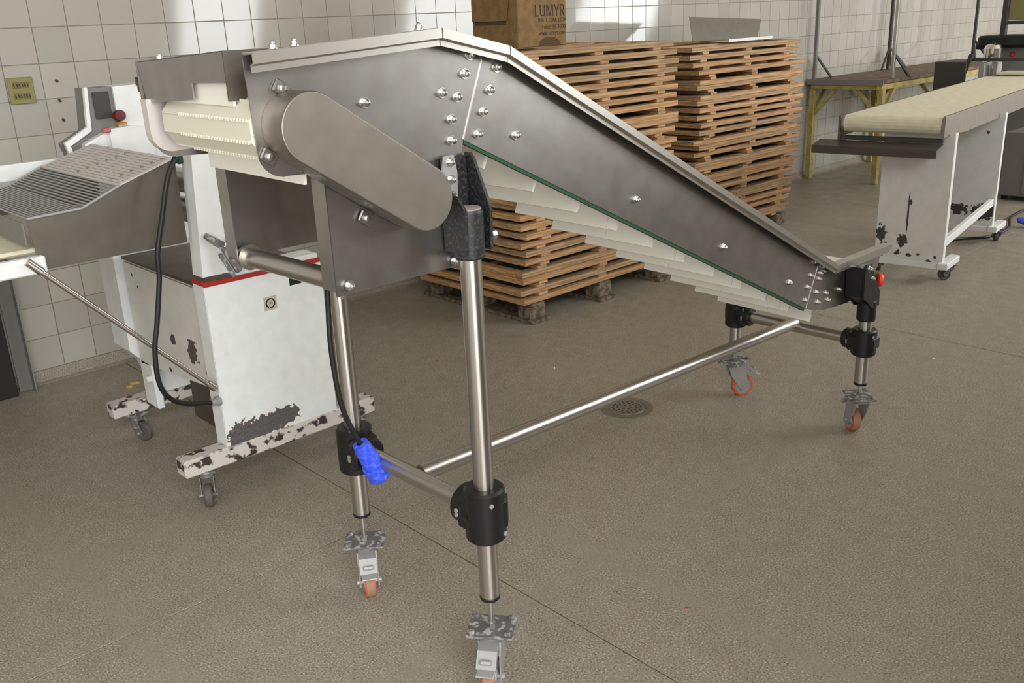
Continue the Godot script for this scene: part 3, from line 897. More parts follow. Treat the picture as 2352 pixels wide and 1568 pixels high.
		for s in [[-0.02, 0.6], [0.02, -0.7]]:
			b = MB.new()
			b.lathe([Vector2(0.006, 0), Vector2(0.006, 0.004), Vector2(0, 0.005)], L(q[0] + s[0], q[1] - rr * 0.93, hc + hh * s[1]), Vector3(0, 0, 1), 8)
			cput(b, "clamp_screw", M.zinc_light, cc)
			b = MB.new()
			b.lathe([Vector2(0.006, 0), Vector2(0.006, 0.004), Vector2(0, 0.005)], L(q[0] - hh * 0.74, q[1] + sg * 0.05, hc + hh * 0.12 * s[1]), Vector3(-1, 0, 0), 8)
			cput(b, "clamp_screw", M.zinc_light, cc)
	# cross tubes and the long stretcher
	b = MB.new()
	b.tube([L(0, 0.06, 0.488), L(0, 0.53, 0.468)], 0.0235, 32)
	cput(b, "cross_tube", M.tube_bar, cv)
	b = MB.new()
	b.tube([L(1.973, 0.06, 0.386), L(1.973, 0.53, 0.376)], 0.0235, 32)
	cput(b, "cross_tube", M.tube_bar, cv)
	b = MB.new()
	b.tube([L(0.022, 0.293, 0.478), L(1.953, 0.293, 0.4)], 0.0235, 36)
	cput(b, "stretcher", M.tube_bar, cv)
	b = MB.new()
	b.tube([L(-0.283, 0.075, 1.108), L(-0.283, 0.533, 1.093)], 0.0225, 32)
	b.lathe([Vector2(0.0225, 0.0), Vector2(0.031, 0.0), Vector2(0.031, 0.012), Vector2(0.0225, 0.014)], L(-0.283, 0.50, 1.094), Vector3(0, 0, -1), 24)
	cput(b, "tie_tube", M.tube_bar, cv)
	# upper leg brackets
	for k in 2:
		var bl: float = 0.0 if k == 0 else 0.586
		var sg: float = 1.0 if k == 0 else -1.0
		b = MB.new()
		b.lathe([Vector2(0.0255, -0.055), Vector2(0.033, -0.055), Vector2(0.035, -0.05), Vector2(0.035, 0.046), Vector2(0.033, 0.052), Vector2(0.0, 0.052)], L(0, bl, 1.17), Vector3.UP, 30)
		for s in [-1.0, 1.0]:
			var ck := PackedVector2Array([Vector2(-0.030, 1.13), Vector2(-0.033, 1.225), Vector2(0.016, 1.325), Vector2(0.028, 1.335), Vector2(0.044, 1.335), Vector2(0.044, 1.13)])
			if s < 0:
				ck = PackedVector2Array([Vector2(-0.030, 1.13), Vector2(-0.033, 1.225), Vector2(-0.01, 1.25), Vector2(0.044, 1.27), Vector2(0.044, 1.13)])
			if sg < 0:
				ck = PackedVector2Array(Array(ck).map(func(p): return Vector2(-p.x, p.y)))
			b.prism(ck, L(s * 0.036 + (0.004), bl, 0), Vector3(0, 0, -1), Vector3(0, 1, 0), -0.004, 0.004)
		b.box(L(0, bl + sg * 0.0395, 1.23), Vector3(0.072, 0.2, 0.009), 0.004)
		b.box(L(0.045, bl + sg * 0.012, 1.155), Vector3(0.03, 0.05, 0.04), 0.008)
		var br := cput(b, "leg_bracket", M.black_dusty, cv, "dusty black leg bracket")
		b = MB.new()
		b.lathe([Vector2(0.0, 0.0), Vector2(0.0305, 0.0), Vector2(0.0305, 0.0025), Vector2(0, 0.0035)], L(0, bl, 1.222), Vector3.UP, 24)
		cput(b, "dust", M.dust, br)
		b = MB.new()
		b.lathe([Vector2(0.013, 0.0), Vector2(0.013, 0.012), Vector2(0.010, 0.016), Vector2(0.0, 0.018)], L(0.058, bl - sg * 0.005, 1.155), Vector3(1, 0, 0), 8, false)
		cput(b, "clamp_bolt", M.chrome, br)
	b = MB.new()
	plate(b, [Vector2(-0.034, 1.335), Vector2(-0.006, 1.336), Vector2(0.002, 1.30), Vector2(0.0, 1.226), Vector2(-0.03, 1.226), Vector2(-0.042, 1.30)], 0.03, 0.033)
	var bp := cput(b, "bolt_plate", M.zinc_light, cv)
	for hq in [1.322, 1.285, 1.25]:
		b = MB.new()
		nut(b, L(-0.018, 0.03, hq), Vector3(0, 0, 1), 0.008)
		cput(b, "dome_nut", M.chrome, bp)
	# lower leg brackets at the infeed: an angled arm from the plate to the leg socket
	for k in 2:
		var bl: float = 0.0 if k == 0 else 0.586
		var pb: float = 0.042 if k == 0 else 0.549
		var sg: float = 1.0 if k == 0 else -1.0
		b = MB.new()
		b.lathe([Vector2(0.0255, 0.472), Vector2(0.034, 0.472), Vector2(0.036, 0.478), Vector2(0.036, 0.548), Vector2(0.033, 0.555), Vector2(0, 0.555)], L(1.973, bl, 0), Vector3.UP, 26)
		var arm := [Vector2(1.872, 0.582), Vector2(1.868, 0.695), Vector2(1.88, 0.708), Vector2(1.912, 0.708), Vector2(2.002, 0.585), Vector2(2.004, 0.53), Vector2(1.945, 0.53), Vector2(1.90, 0.566)]
		var lo: float = min(pb, pb - sg * 0.075)
		plate(b, arm, lo, lo + 0.009)
		plate(b, arm, lo + 0.066, lo + 0.075)
		plate(b, [Vector2(1.868, 0.585), Vector2(1.868, 0.698), Vector2(1.88, 0.698), Vector2(1.905, 0.61), Vector2(1.96, 0.56), Vector2(1.96, 0.53), Vector2(1.90, 0.568)], lo + 0.009, lo + 0.066)
		var br := cput(b, "leg_bracket", M.black, cv, "black angled leg bracket")
		for nq in [[1.895, 0.692, 0.010], [1.925, 0.65, 0.007]]:
			b = MB.new()
			nut(b, L(nq[0], lo, nq[1]), Vector3(0, 0, 1), nq[2])
			cput(b, "bracket_nut", M.chrome, br)
	# emergency button on the end plate
	b = MB.new()
	b.lathe([Vector2(0.0, -0.045), Vector2(0.02, -0.045), Vector2(0.02, 0.0), Vector2(0.016, 0.004)], L(2.025, 0.0, 0.618), Vector3(0.75, -0.15, 0.6), 18)
	b.box(L(2.02, 0.035, 0.66), Vector3(0.05, 0.012, 0.03), 0.004)
	cput(b, "button_holder", M.black, cv)
	b = MB.new()
	b.lathe([Vector2(0.014, 0.002), Vector2(0.027, 0.006), Vector2(0.029, 0.014), Vector2(0.024, 0.024), Vector2(0.012, 0.029), Vector2(0, 0.03)], L(2.025, 0.0, 0.618), Vector3(0.75, -0.15, 0.6), 26)
	cput(b, "stop_button", M.button, cv, "round orange push button")
	b = MB.new()
	b.bar(L(-0.27, 0.10, 1.09), L(-0.255, 0.14, 1.055), 0.006, 0.003)
	cput(b, "tab", M.zinc_light, cv)

	# power cord hanging behind the drive panel, with its blue plug
	var kpts := [L(-0.13, 0.42, 1.30), L(-0.105, 0.44, 1.12), L(-0.111, 0.45, 0.984), L(-0.12, 0.45, 0.831), L(-0.107, 0.45, 0.67), L(-0.071, 0.45, 0.564), L(-0.058, 0.45, 0.538)]
	var curve := Curve3D.new()
	for i in kpts.size():
		var tn: Vector3 = (kpts[min(i + 1, kpts.size() - 1)] - kpts[max(i - 1, 0)]) * 0.17
		curve.add_point(kpts[i], -tn, tn)
	curve.bake_interval = 0.02
	b = MB.new()
	b.tube(Array(curve.get_baked_points()), 0.0072, 10)
	var cord := cput(b, "power_cord", M.rubber, cv, "black power cord hanging beside the rear left leg")
	b = MB.new()
	var ax := (L(-0.012, 0.45, 0.435) - L(-0.063, 0.45, 0.545)).normalized()
	b.lathe([Vector2(0.009, 0.0), Vector2(0.022, 0.002), Vector2(0.025, 0.02), Vector2(0.0295, 0.076), Vector2(0.0295, 0.082), Vector2(0.0335, 0.082), Vector2(0.0345, 0.088), Vector2(0.0345, 0.128), Vector2(0.032, 0.131), Vector2(0.028, 0.131), Vector2(0.027, 0.105), Vector2(0, 0.105)], L(-0.063, 0.45, 0.545), ax, 26)
	cput(b, "plug", M.blue, cord, "blue industrial plug, dusted with flour")

# ------------------------------------------------------------------ white dough sheeter on the left
func small_caster(parent: Node, at: Vector3, ch: float, yaw: float, r := 0.042) -> void:
	var x := Transform3D(Basis(Vector3.UP, yaw), at)
	var b := MB.new()
	b.box(Vector3(0, ch - 0.004, 0), Vector3(0.08, 0.008, 0.07), 0.001)
	b.lathe([Vector2(0, ch - 0.03), Vector2(0.028, ch - 0.028), Vector2(0.026, ch - 0.008), Vector2(0, ch - 0.008)], Vector3.ZERO, Vector3.UP, 16)
	for s in [-1.0, 1.0]:
		b.prism(PackedVector2Array([Vector2(-0.026, ch - 0.025), Vector2(0.022, ch - 0.025), Vector2(0.04, r + 0.008), Vector2(0.036, r - 0.012), Vector2(0.024, r - 0.01), Vector2(-0.01, r + 0.03)]), Vector3(0, 0, s * 0.023 - 0.0015), Vector3(1, 0, 0), Vector3(0, 1, 0), 0, 0.003)
	b.lathe([Vector2(0, -0.032), Vector2(0.008, -0.032), Vector2(0.008, 0.032), Vector2(0, 0.032)], Vector3(0.03, r, 0), Vector3(0, 0, 1), 8, false)
	var f := put(b.map(x), "caster", M.zinc, parent)
	b = MB.new()
	b.lathe([Vector2(0, -0.014), Vector2(0.014, -0.016), Vector2(0.016, -0.01), Vector2(r - 0.01, -0.01), Vector2(r - 0.006, -0.014), Vector2(r, -0.010), Vector2(r, 0.010), Vector2(r - 0.006, 0.014), Vector2(r - 0.01, 0.01), Vector2(0.016, 0.01), Vector2(0.014, 0.016), Vector2(0, 0.014)], Vector3(0.03, r, 0), Vector3(0, 0, 1), 24)
	put(b.map(x), "wheel", mat(Color(0.34, 0.31, 0.28), 0.7), f)

func build_left_sheeter() -> void:
	var s := thing("dough_sheeter", "white dough sheeting machine with chipped paint, red stripe and grid guard by left wall", "machine", Vector3(1.5, 0, -3.3))
	var b := MB.new()
	# base rails with chipped paint
	b.box(Vector3(1.516, 0.168, -2.985), Vector3(0.80, 0.066, 0.075), 0.006)
	put(b, "base_rail", M.paint_worn, s)
	b = MB.new()
	b.box(Vector3(1.55, 0.150, -3.76), Vector3(0.78, 0.06, 0.075), 0.006)
	put(b, "base_rail", M.paint_worn, s)
	small_caster(s, Vector3(1.205, 0, -2.99), 0.135, PI * 1.35)
	small_caster(s, Vector3(1.25, 0, -3.74), 0.12, -PI * 0.35)
	small_caster(s, Vector3(1.86, 0, -2.99), 0.135, 0.4)
	small_caster(s, Vector3(1.86, 0, -3.75), 0.12, 0.2)
	# front plate: folded sheet, 5 cm deep at its edges
	b = MB.new()
	b.prism(PackedVector2Array([Vector2(1.285, 0.178), Vector2(1.742, 0.150), Vector2(1.742, 0.80), Vector2(1.285, 0.80)]), Vector3(0, 0, -2.955), Vector3(1, 0, 0), Vector3(0, 1, 0), 0.0, 0.003)
	put(b, "front_panel", M.paint_front, s, "white front panel, paint peeled along the bottom")
	for px in [1.2855, 1.7415]:
		b = MB.new()
		b.box(Vector3(px, 0.49, -2.995), Vector3(0.003, 0.62, 0.078), 0.0005)
		put(b, "panel_edge", M.paint, s)
	# cabinet body
	b = MB.new()
	b.prism(PackedVector2Array([Vector2(-3.70, 0.34), Vector2(-3.035, 0.40), Vector2(-3.035, 0.765), Vector2(-3.70, 0.765)]), Vector3(1.302, 0, 0), Vector3(0, 0, 1), Vector3(0, 1, 0), -0.002, 0.002)
	put(b, "side_panel", M.paint_side, s, "white side panel with paint chips")
	b = MB.new()
	b.box(Vector3(1.52, 0.58, -3.36), Vector3(0.42, 0.40, 0.66), 0.004)
	put(b, "cabinet", M.paint, s)
	b = MB.new()
	b.box(Vector3(1.50, 0.275, -3.20), Vector3(0.30, 0.20, 0.34), 0.01)
	put(b, "motor_cover", M.steel_dull, s)
	b = MB.new()
	b.box(Vector3(1.52, 0.782, -3.36), Vector3(0.452, 0.012, 0.68), 0.003)
	put(b, "top_deck", M.steel_dull, s)
	# rear end plate with its leg
	b = MB.new()
	b.prism(PackedVector2Array([Vector2(1.27, 0.80), Vector2(1.27, 0.39), Vector2(1.345, 0.30), Vector2(1.39, 0.18), Vector2(1.75, 0.18), Vector2(1.75, 0.80)]), Vector3(0, 0, -3.72), Vector3(1, 0, 0), Vector3(0, 1, 0), -0.165, 0.0)
	put(b, "end_plate", M.paint, s)
	b = MB.new()
	b.box(Vector3(1.315, 0.255, -3.66), Vector3(0.03, 0.20, 0.12), 0.006)
	b.tube([Vector3(1.28, 0.285, -3.63), Vector3(1.34, 0.285, -3.63)], 0.014, 14)
	put(b, "rear_leg", M.paint, s)
	# front tower
	b = MB.new()
	b.prism(PackedVector2Array([Vector2(1.288, 0.826), Vector2(1.424, 0.826), Vector2(1.392, 1.30), Vector2(1.315, 1.30)]), Vector3(0, 0, -2.953), Vector3(1, 0, 0), Vector3(0, 1, 0), -0.075, 0.0)
	var tower := put(b, "front_tower", M.paint, s)
	b = MB.new()
	b.box(Vector3(1.409, 1.0, -2.951), Vector3(0.004, 0.34, 0.004), 0, Basis(Vector3(0, 0, 1), 0.067))
	put(b, "tower_edge", M.steel, tower)
	b = MB.new()
	b.box(Vector3(1.272, 1.225, -2.955), Vector3(0.02, 0.032, 0.02), 0.004)
	put(b, "green_button", mat(Color(0.05, 0.2, 0.14), 0.5), tower)
	b = MB.new()
	b.box(Vector3(1.57, 0.815, -3.0), Vector3(0.33, 0.02, 0.09), 0.003)
	put(b, "deck_lip", M.paint, s)
	# red stripe along the shoulder
	b = MB.new()
	b.box(Vector3(1.513, 0.8005, -2.9505), Vector3(0.46, 0.017, 0.006), 0.001)
	b.box(Vector3(1.2825, 0.806, -2.99), Vector3(0.006, 0.018, 0.08), 0.001)
	put(b, "red_stripe", M.red, s, "red stripe")
	# sticker with a round black arrow ring
	b = MB.new()
	b.box(Vector3(1.521, 0.683, -2.9515), Vector3(0.05, 0.05, 0.001))
	var sk := put(b, "sticker", M.sticker, s)
	b = MB.new()
	for k in 40:
		var a0 := TAU * k / 40.0
		var a1 := TAU * (k + 0.94 if k % 10 == 4 else k + 1.0) / 40.0
		if k % 20 == 7:
			continue
		b.quad(Vector3(1.521 + cos(a0) * 0.0135, 0.683 + sin(a0) * 0.0135, -2.9508), Vector3(1.521 + cos(a0) * 0.019, 0.683 + sin(a0) * 0.019, -2.9508), Vector3(1.521 + cos(a1) * 0.019, 0.683 + sin(a1) * 0.019, -2.9508), Vector3(1.521 + cos(a1) * 0.0135, 0.683 + sin(a1) * 0.0135, -2.9508))
	b.box(Vector3(1.521, 0.683, -2.9508), Vector3(0.009, 0.003, 0.0004), 0, Basis(Vector3(0, 0, 1), 0.6))
	put(b, "ring_mark", M.label_black, sk)
	b = MB.new()
	b.box(Vector3(1.63, 0.742, -2.9515), Vector3(0.048, 0.026, 0.001))
	put(b, "nameplate", M.label_black, s)
	# latch
	b = MB.new()
	b.bar(Vector3(1.312, 0.968, -2.945), Vector3(1.372, 0.925, -2.935), 0.016, 0.02, 0.004)
	b.bar(Vector3(1.318, 0.952, -2.943), Vector3(1.366, 0.912, -2.935), 0.012, 0.008, 0.002)
	b.bar(Vector3(1.365, 0.925, -2.932), Vector3(1.404, 0.83, -2.915), 0.022, 0.026, 0.005)
	b.bar(Vector3(1.35, 0.90, -2.932), Vector3(1.385, 0.815, -2.918), 0.012, 0.014, 0.003)
	put(b, "latch", M.zinc, s)
	b = MB.new()
	b.tube([Vector3(1.366, 0.915, -2.925), Vector3(1.388, 0.968, -2.915)], 0.005, 8)
	put(b, "latch_pin", M.shiny, s)
	# rear tower with its grey channel and stepped side
	b = MB.new()
	b.prism(PackedVector2Array([Vector2(1.40, 0.80), Vector2(1.78, 0.80), Vector2(1.78, 1.435), Vector2(1.40, 1.425)]), Vector3(0, 0, -3.76), Vector3(1, 0, 0), Vector3(0, 1, 0), -0.13, 0.0)
	var rt := put(b, "rear_tower", M.paint, s)
	b = MB.new()
	b.prism(PackedVector2Array([Vector2(1.30, 1.425), Vector2(1.40, 1.425), Vector2(1.40, 1.10), Vector2(1.235, 1.10), Vector2(1.20, 1.225), Vector2(1.285, 1.27)]), Vector3(0, 0, -3.77), Vector3(1, 0, 0), Vector3(0, 1, 0), -0.11, 0.0)
	put(b, "side_channel", M.grey, rt)
	b = MB.new()
	b.box(Vector3(1.352, 1.36, -3.768), Vector3(0.062, 0.10, 0.006), 0.001)
	put(b, "dark_window", M.grey_dark, rt)
	b = MB.new()
	b.prism(PackedVector2Array([Vector2(1.292, 1.43), Vector2(1.304, 1.43), Vector2(1.292, 1.27), Vector2(1.205, 1.222), Vector2(1.232, 1.10), Vector2(1.216, 1.10), Vector2(1.187, 1.235), Vector2(1.278, 1.285)]), Vector3(0, 0, -3.755), Vector3(1, 0, 0), Vector3(0, 1, 0), -0.02, 0.0)
	put(b, "channel_edge", M.paint, rt)
	b = MB.new()
	b.prism(PackedVector2Array([Vector2(1.25, 1.12), Vector2(1.25, 1.225), Vector2(1.295, 1.245), Vector2(1.345, 1.265), Vector2(1.345, 1.12)]), Vector3(0, 0, -3.73), Vector3(1, 0, 0), Vector3(0, 1, 0), -0.05, 0.0)
	b.prism(PackedVector2Array([Vector2(1.345, 1.12), Vector2(1.345, 1.272), Vector2(1.43, 1.277), Vector2(1.51, 1.265), Vector2(1.51, 1.12)]), Vector3(0, 0, -3.72), Vector3(1, 0, 0), Vector3(0, 1, 0), -0.05, 0.0)
	put(b, "step_cover", M.paint, rt)
	b = MB.new()
	b.box(Vector3(1.333, 1.27, -3.72), Vector3(0.028, 0.016, 0.03), 0.003)
	put(b, "pink_tab", M.pink, rt)
	b = MB.new()
	b.lathe([Vector2(0.0, 0.0), Vector2(0.02, 0.0), Vector2(0.022, 0.01), Vector2(0.02, 0.035), Vector2(0, 0.037)], Vector3(1.40, 1.315, -3.76), Vector3(0, 0.12, 1), 16)
	put(b, "red_knob", M.red_dark, rt)
	b = MB.new()
	b.box(Vector3(1.402, 1.288, -3.735), Vector3(0.034, 0.008, 0.03), 0.002)
	put(b, "amber_tab", M.amber, rt)
	# rollers between the towers
	for q in [[1.44, 0.99, 0.045], [1.44, 1.10, 0.045]]:
		b = MB.new()
		b.tube([Vector3(q[0], q[1], -3.74), Vector3(q[0], q[1], -3.03)], q[2], 24)
		put(b, "sheeting_roller", M.steel, s)
	# hinged guard: side panels, wires, slotted plastic cover
	var zf := -3.0
	var zb := -3.74
	b = MB.new()
	var gp := PackedVector2Array([Vector2(0.797, 1.102), Vector2(0.958, 1.108), Vector2(1.079, 1.158), Vector2(1.275, 1.222), Vector2(1.275, 0.945), Vector2(0.828, 0.945), Vector2(0.805, 1.0)])
	b.prism(gp, Vector3(0, 0, zf), Vector3(1, 0, 0), Vector3(0, 1, 0), -0.003, 0.0)
	var gd := put(b, "guard", M.steel_dull, s, "dark stainless hinged guard")
	b = MB.new()
	b.prism(gp, Vector3(0, 0, zb), Vector3(1, 0, 0), Vector3(0, 1, 0), -0.003, 0.0)
	put(b, "guard_side", M.steel_dull, gd)
	for z in [zf + 0.002, zb]:
		b = MB.new()
		b.tube([Vector3(0.797, 1.104, z), Vector3(0.958, 1.110, z), Vector3(1.085, 1.163, z)], 0.0045, 8)
		put(b, "guard_rim", M.zinc_light, gd)
	for i in 24:
		var x := 0.80 + 0.0122 * i
		var h := 1.104 if x < 0.958 else 1.110 + (x - 0.958) * 0.413
		if x < 0.958:
			h = 1.104 + (x - 0.8) * 0.037
		b = MB.new()
		b.tube([Vector3(x, h, zb), Vector3(x, h, zf + 0.002)], 0.0030, 6)
		put(b, "guard_wire", M.zinc_light, gd)
	b = MB.new()
	var ang := atan2(0.064, 0.196)
	var cb := Basis(Vector3(0, 0, 1), ang)
	for i in 13:
		var tt := 0.004 + 0.0158 * i
		b.box(Vector3(1.082 + tt * cos(ang), 1.162 + tt * sin(ang), (zf + zb) * 0.5), Vector3(0.0125, 0.005, 0.73), 0.001, cb)
	for z in [-3.01, -3.2, -3.38, -3.56, -3.73]:
		b.box(Vector3(1.18, 1.193, z), Vector3(0.205, 0.004, 0.022), 0.001, cb)
	put(b, "slotted_cover", M.uhmw, gd, "pale slotted plastic cover")
	for i in 6:
		for j in 2:
			b = MB.new()
			b.lathe([Vector2(0.0055, 0.0), Vector2(0.005, 0.004), Vector2(0, 0.005)], Vector3(1.10 + 0.03 * i, 1.171 + 0.0098 * i, -3.10 - 0.3 * j + 0.012 * i), Vector3(-0.31, 0.95, 0), 8)
			put(b, "cover_screw", M.grey, gd)
	# left wing: belt table with white rails
	b = MB.new()
	b.box(Vector3(0.10, 0.967, -2.985), Vector3(1.44, 0.052, 0.03), 0.004)
	put(b, "table_rail", M.paint, s)
	b = MB.new()
	b.box(Vector3(0.32, 1.145, -3.80), Vector3(1.86, 0.062, 0.03), 0.004, Basis(Vector3(0, 0, 1), 0.004))
	put(b, "table_rail", M.paint, s)
	b = MB.new()
	b.box(Vector3(0.33, 1.0, -3.39), Vector3(1.9, 0.016, 0.72), 0.006)
	put(b, "table_belt", M.belt_aged, s)
	b = MB.new()
	b.box(Vector3(0.79, 1.055, -3.37), Vector3(0.006, 0.07, 0.70), 0.001)
	put(b, "scraper", M.grey, s)
	# stay rod
	b = MB.new()
	b.tube([Vector3(0.775, 0.975, -2.962), Vector3(1.268, 0.435, -2.962)], 0.0085, 12)
	b.tube([Vector3(0.765, 0.986, -2.965), Vector3(0.80, 0.948, -2.962)], 0.013, 12)
	b.tube([Vector3(1.25, 0.455, -2.962), Vector3(1.275, 0.428, -2.962)], 0.013, 12)
	put(b, "stay_rod", M.tube, s)
	b = MB.new()
	b.lathe([Vector2(0, 0), Vector2(0.018, 0), Vector2(0.018, 0.014), Vector2(0.013, 0.016), Vector2(0.013, 0.032), Vector2(0, 0.034)], Vector3(1.287, 0.378, -2.965), Vector3(-1, 0, 0), 12)
	put(b, "cable_gland", M.zinc_light, s)
	# cable
	var kp := [Vector3(1.272, 1.235, -2.968), Vector3(1.25, 1.228, -2.94), Vector3(1.213, 1.172, -2.93), Vector3(1.175, 1.053, -2.93), Vector3(1.142, 0.945, -2.93), Vector3(1.133, 0.861, -2.93), Vector3(1.102, 0.721, -2.93), Vector3(1.08, 0.636, -2.93), Vector3(1.073, 0.531, -2.93), Vector3(1.094, 0.463, -2.935), Vector3(1.154, 0.412, -2.95), Vector3(1.255, 0.379, -2.965)]
	var cu := Curve3D.new()
	for i in kp.size():
		var tn: Vector3 = (kp[min(i + 1, kp.size() - 1)] - kp[max(i - 1, 0)]) * 0.17
		cu.add_point(kp[i], -tn, tn)
	cu.bake_interval = 0.02
	b = MB.new()
	b.tube(Array(cu.get_baked_points()), 0.0085, 10)
	put(b, "machine_cable", M.rubber, s, "thick black cable drooping to a gland")

# ------------------------------------------------------------------ stacks of wooden trays
var tray_proto: Node3D

func make_tray() -> void:
	# origin at the middle of its underside; boards along x over runners along z
	tray_proto = Node3D.new()
	ORG[tray_proto] = Vector3.ZERO
	var W := 1.31
	var D := 0.92
	for q in [[-0.43, 0.06], [-0.15, 0.06], [0.15, 0.06], [0.43, 0.06]]:
		var b := MB.new()
		b.box(Vector3(0, 0.0335, q[0]), Vector3(W if abs(q[0]) > 0.3 else W - 0.11, 0.031, q[1]), 0.002)
		put(b, "board", M.wood0, tray_proto)
	for x in [-0.627, 0.627]:
		var b := MB.new()
		b.box(Vector3(x, 0.0335, 0), Vector3(0.055, 0.0305, 0.796), 0.002)
		put(b, "end_board", M.wood1, tray_proto)
	for x in [-0.5, 0.0, 0.5]:
		var b := MB.new()
		b.box(Vector3(x, 0.0090, 0), Vector3(0.07, 0.018, D - 0.004), 0.002)
		put(b, "runner", M.wood1, tray_proto)
	var b := MB.new()
	b.box(Vector3(0, 0.021, 0), Vector3(W - 0.06, 0.004, D - 0.03))
	put(b, "screen", M.deck, tray_proto)

const ORD := ["first", "second", "third", "fourth", "fifth", "sixth", "seventh", "eighth", "ninth", "tenth", "eleventh", "twelfth", "thirteenth", "fourteenth"]

func place_tray(at: Vector3, yaw: float, roll: float, flip: bool, label: String, group: String) -> void:
	var o: Node3D = tray_proto.duplicate()
	o.name = numbered("wooden_tray")
	add_child(o)
	var bs := Basis(Vector3.UP, yaw) * Basis(Vector3(0, 0, 1), roll)
	if flip:
		bs = bs * Basis(Vector3(1, 0, 0), PI)
		at += Basis(Vector3(0, 0, 1), roll) * Vector3(0, 0.049, 0)
	o.transform = Transform3D(bs, at)
	for c in o.get_children():
		if c.name.begins_with("board") or c.name.begins_with("runner") or c.name.begins_with("end_board"):
			c.material_override = M["wood%d" % rng.randi_range(0, 3)]
	tag(o, label, "tray", group)

func stack(n: int, bottom: Callable, pitch: float, where: String, group: String) -> void:
	for i in n:
		var t := float(i) / (n - 1)
		var q: Array = bottom.call(t)      # [x, z, yaw, roll]
		var from_top := n - 1 - i
		var lab: String
		if from_top == 0:
			lab = "brown wooden slatted tray, topmost of its stack, %s" % where
		elif i == 0:
			lab = "brown wooden slatted tray, lowest of its stack, %s" % where
		elif from_top < 14:
			lab = "brown wooden slatted tray, %s from the top, %s" % [ORD[from_top], where]
		else:
			lab = "brown wooden slatted tray, %s from the bottom, %s" % [ORD[i], where]
		place_tray(Vector3(q[0] + rng.randf_range(-0.022, 0.022), q[4] + i * pitch, q[1] + rng.randf_range(-0.012, 0.012)), q[2] + rng.randf_range(-0.012, 0.012), q[3], rng.randf() < 0.28, lab, group)

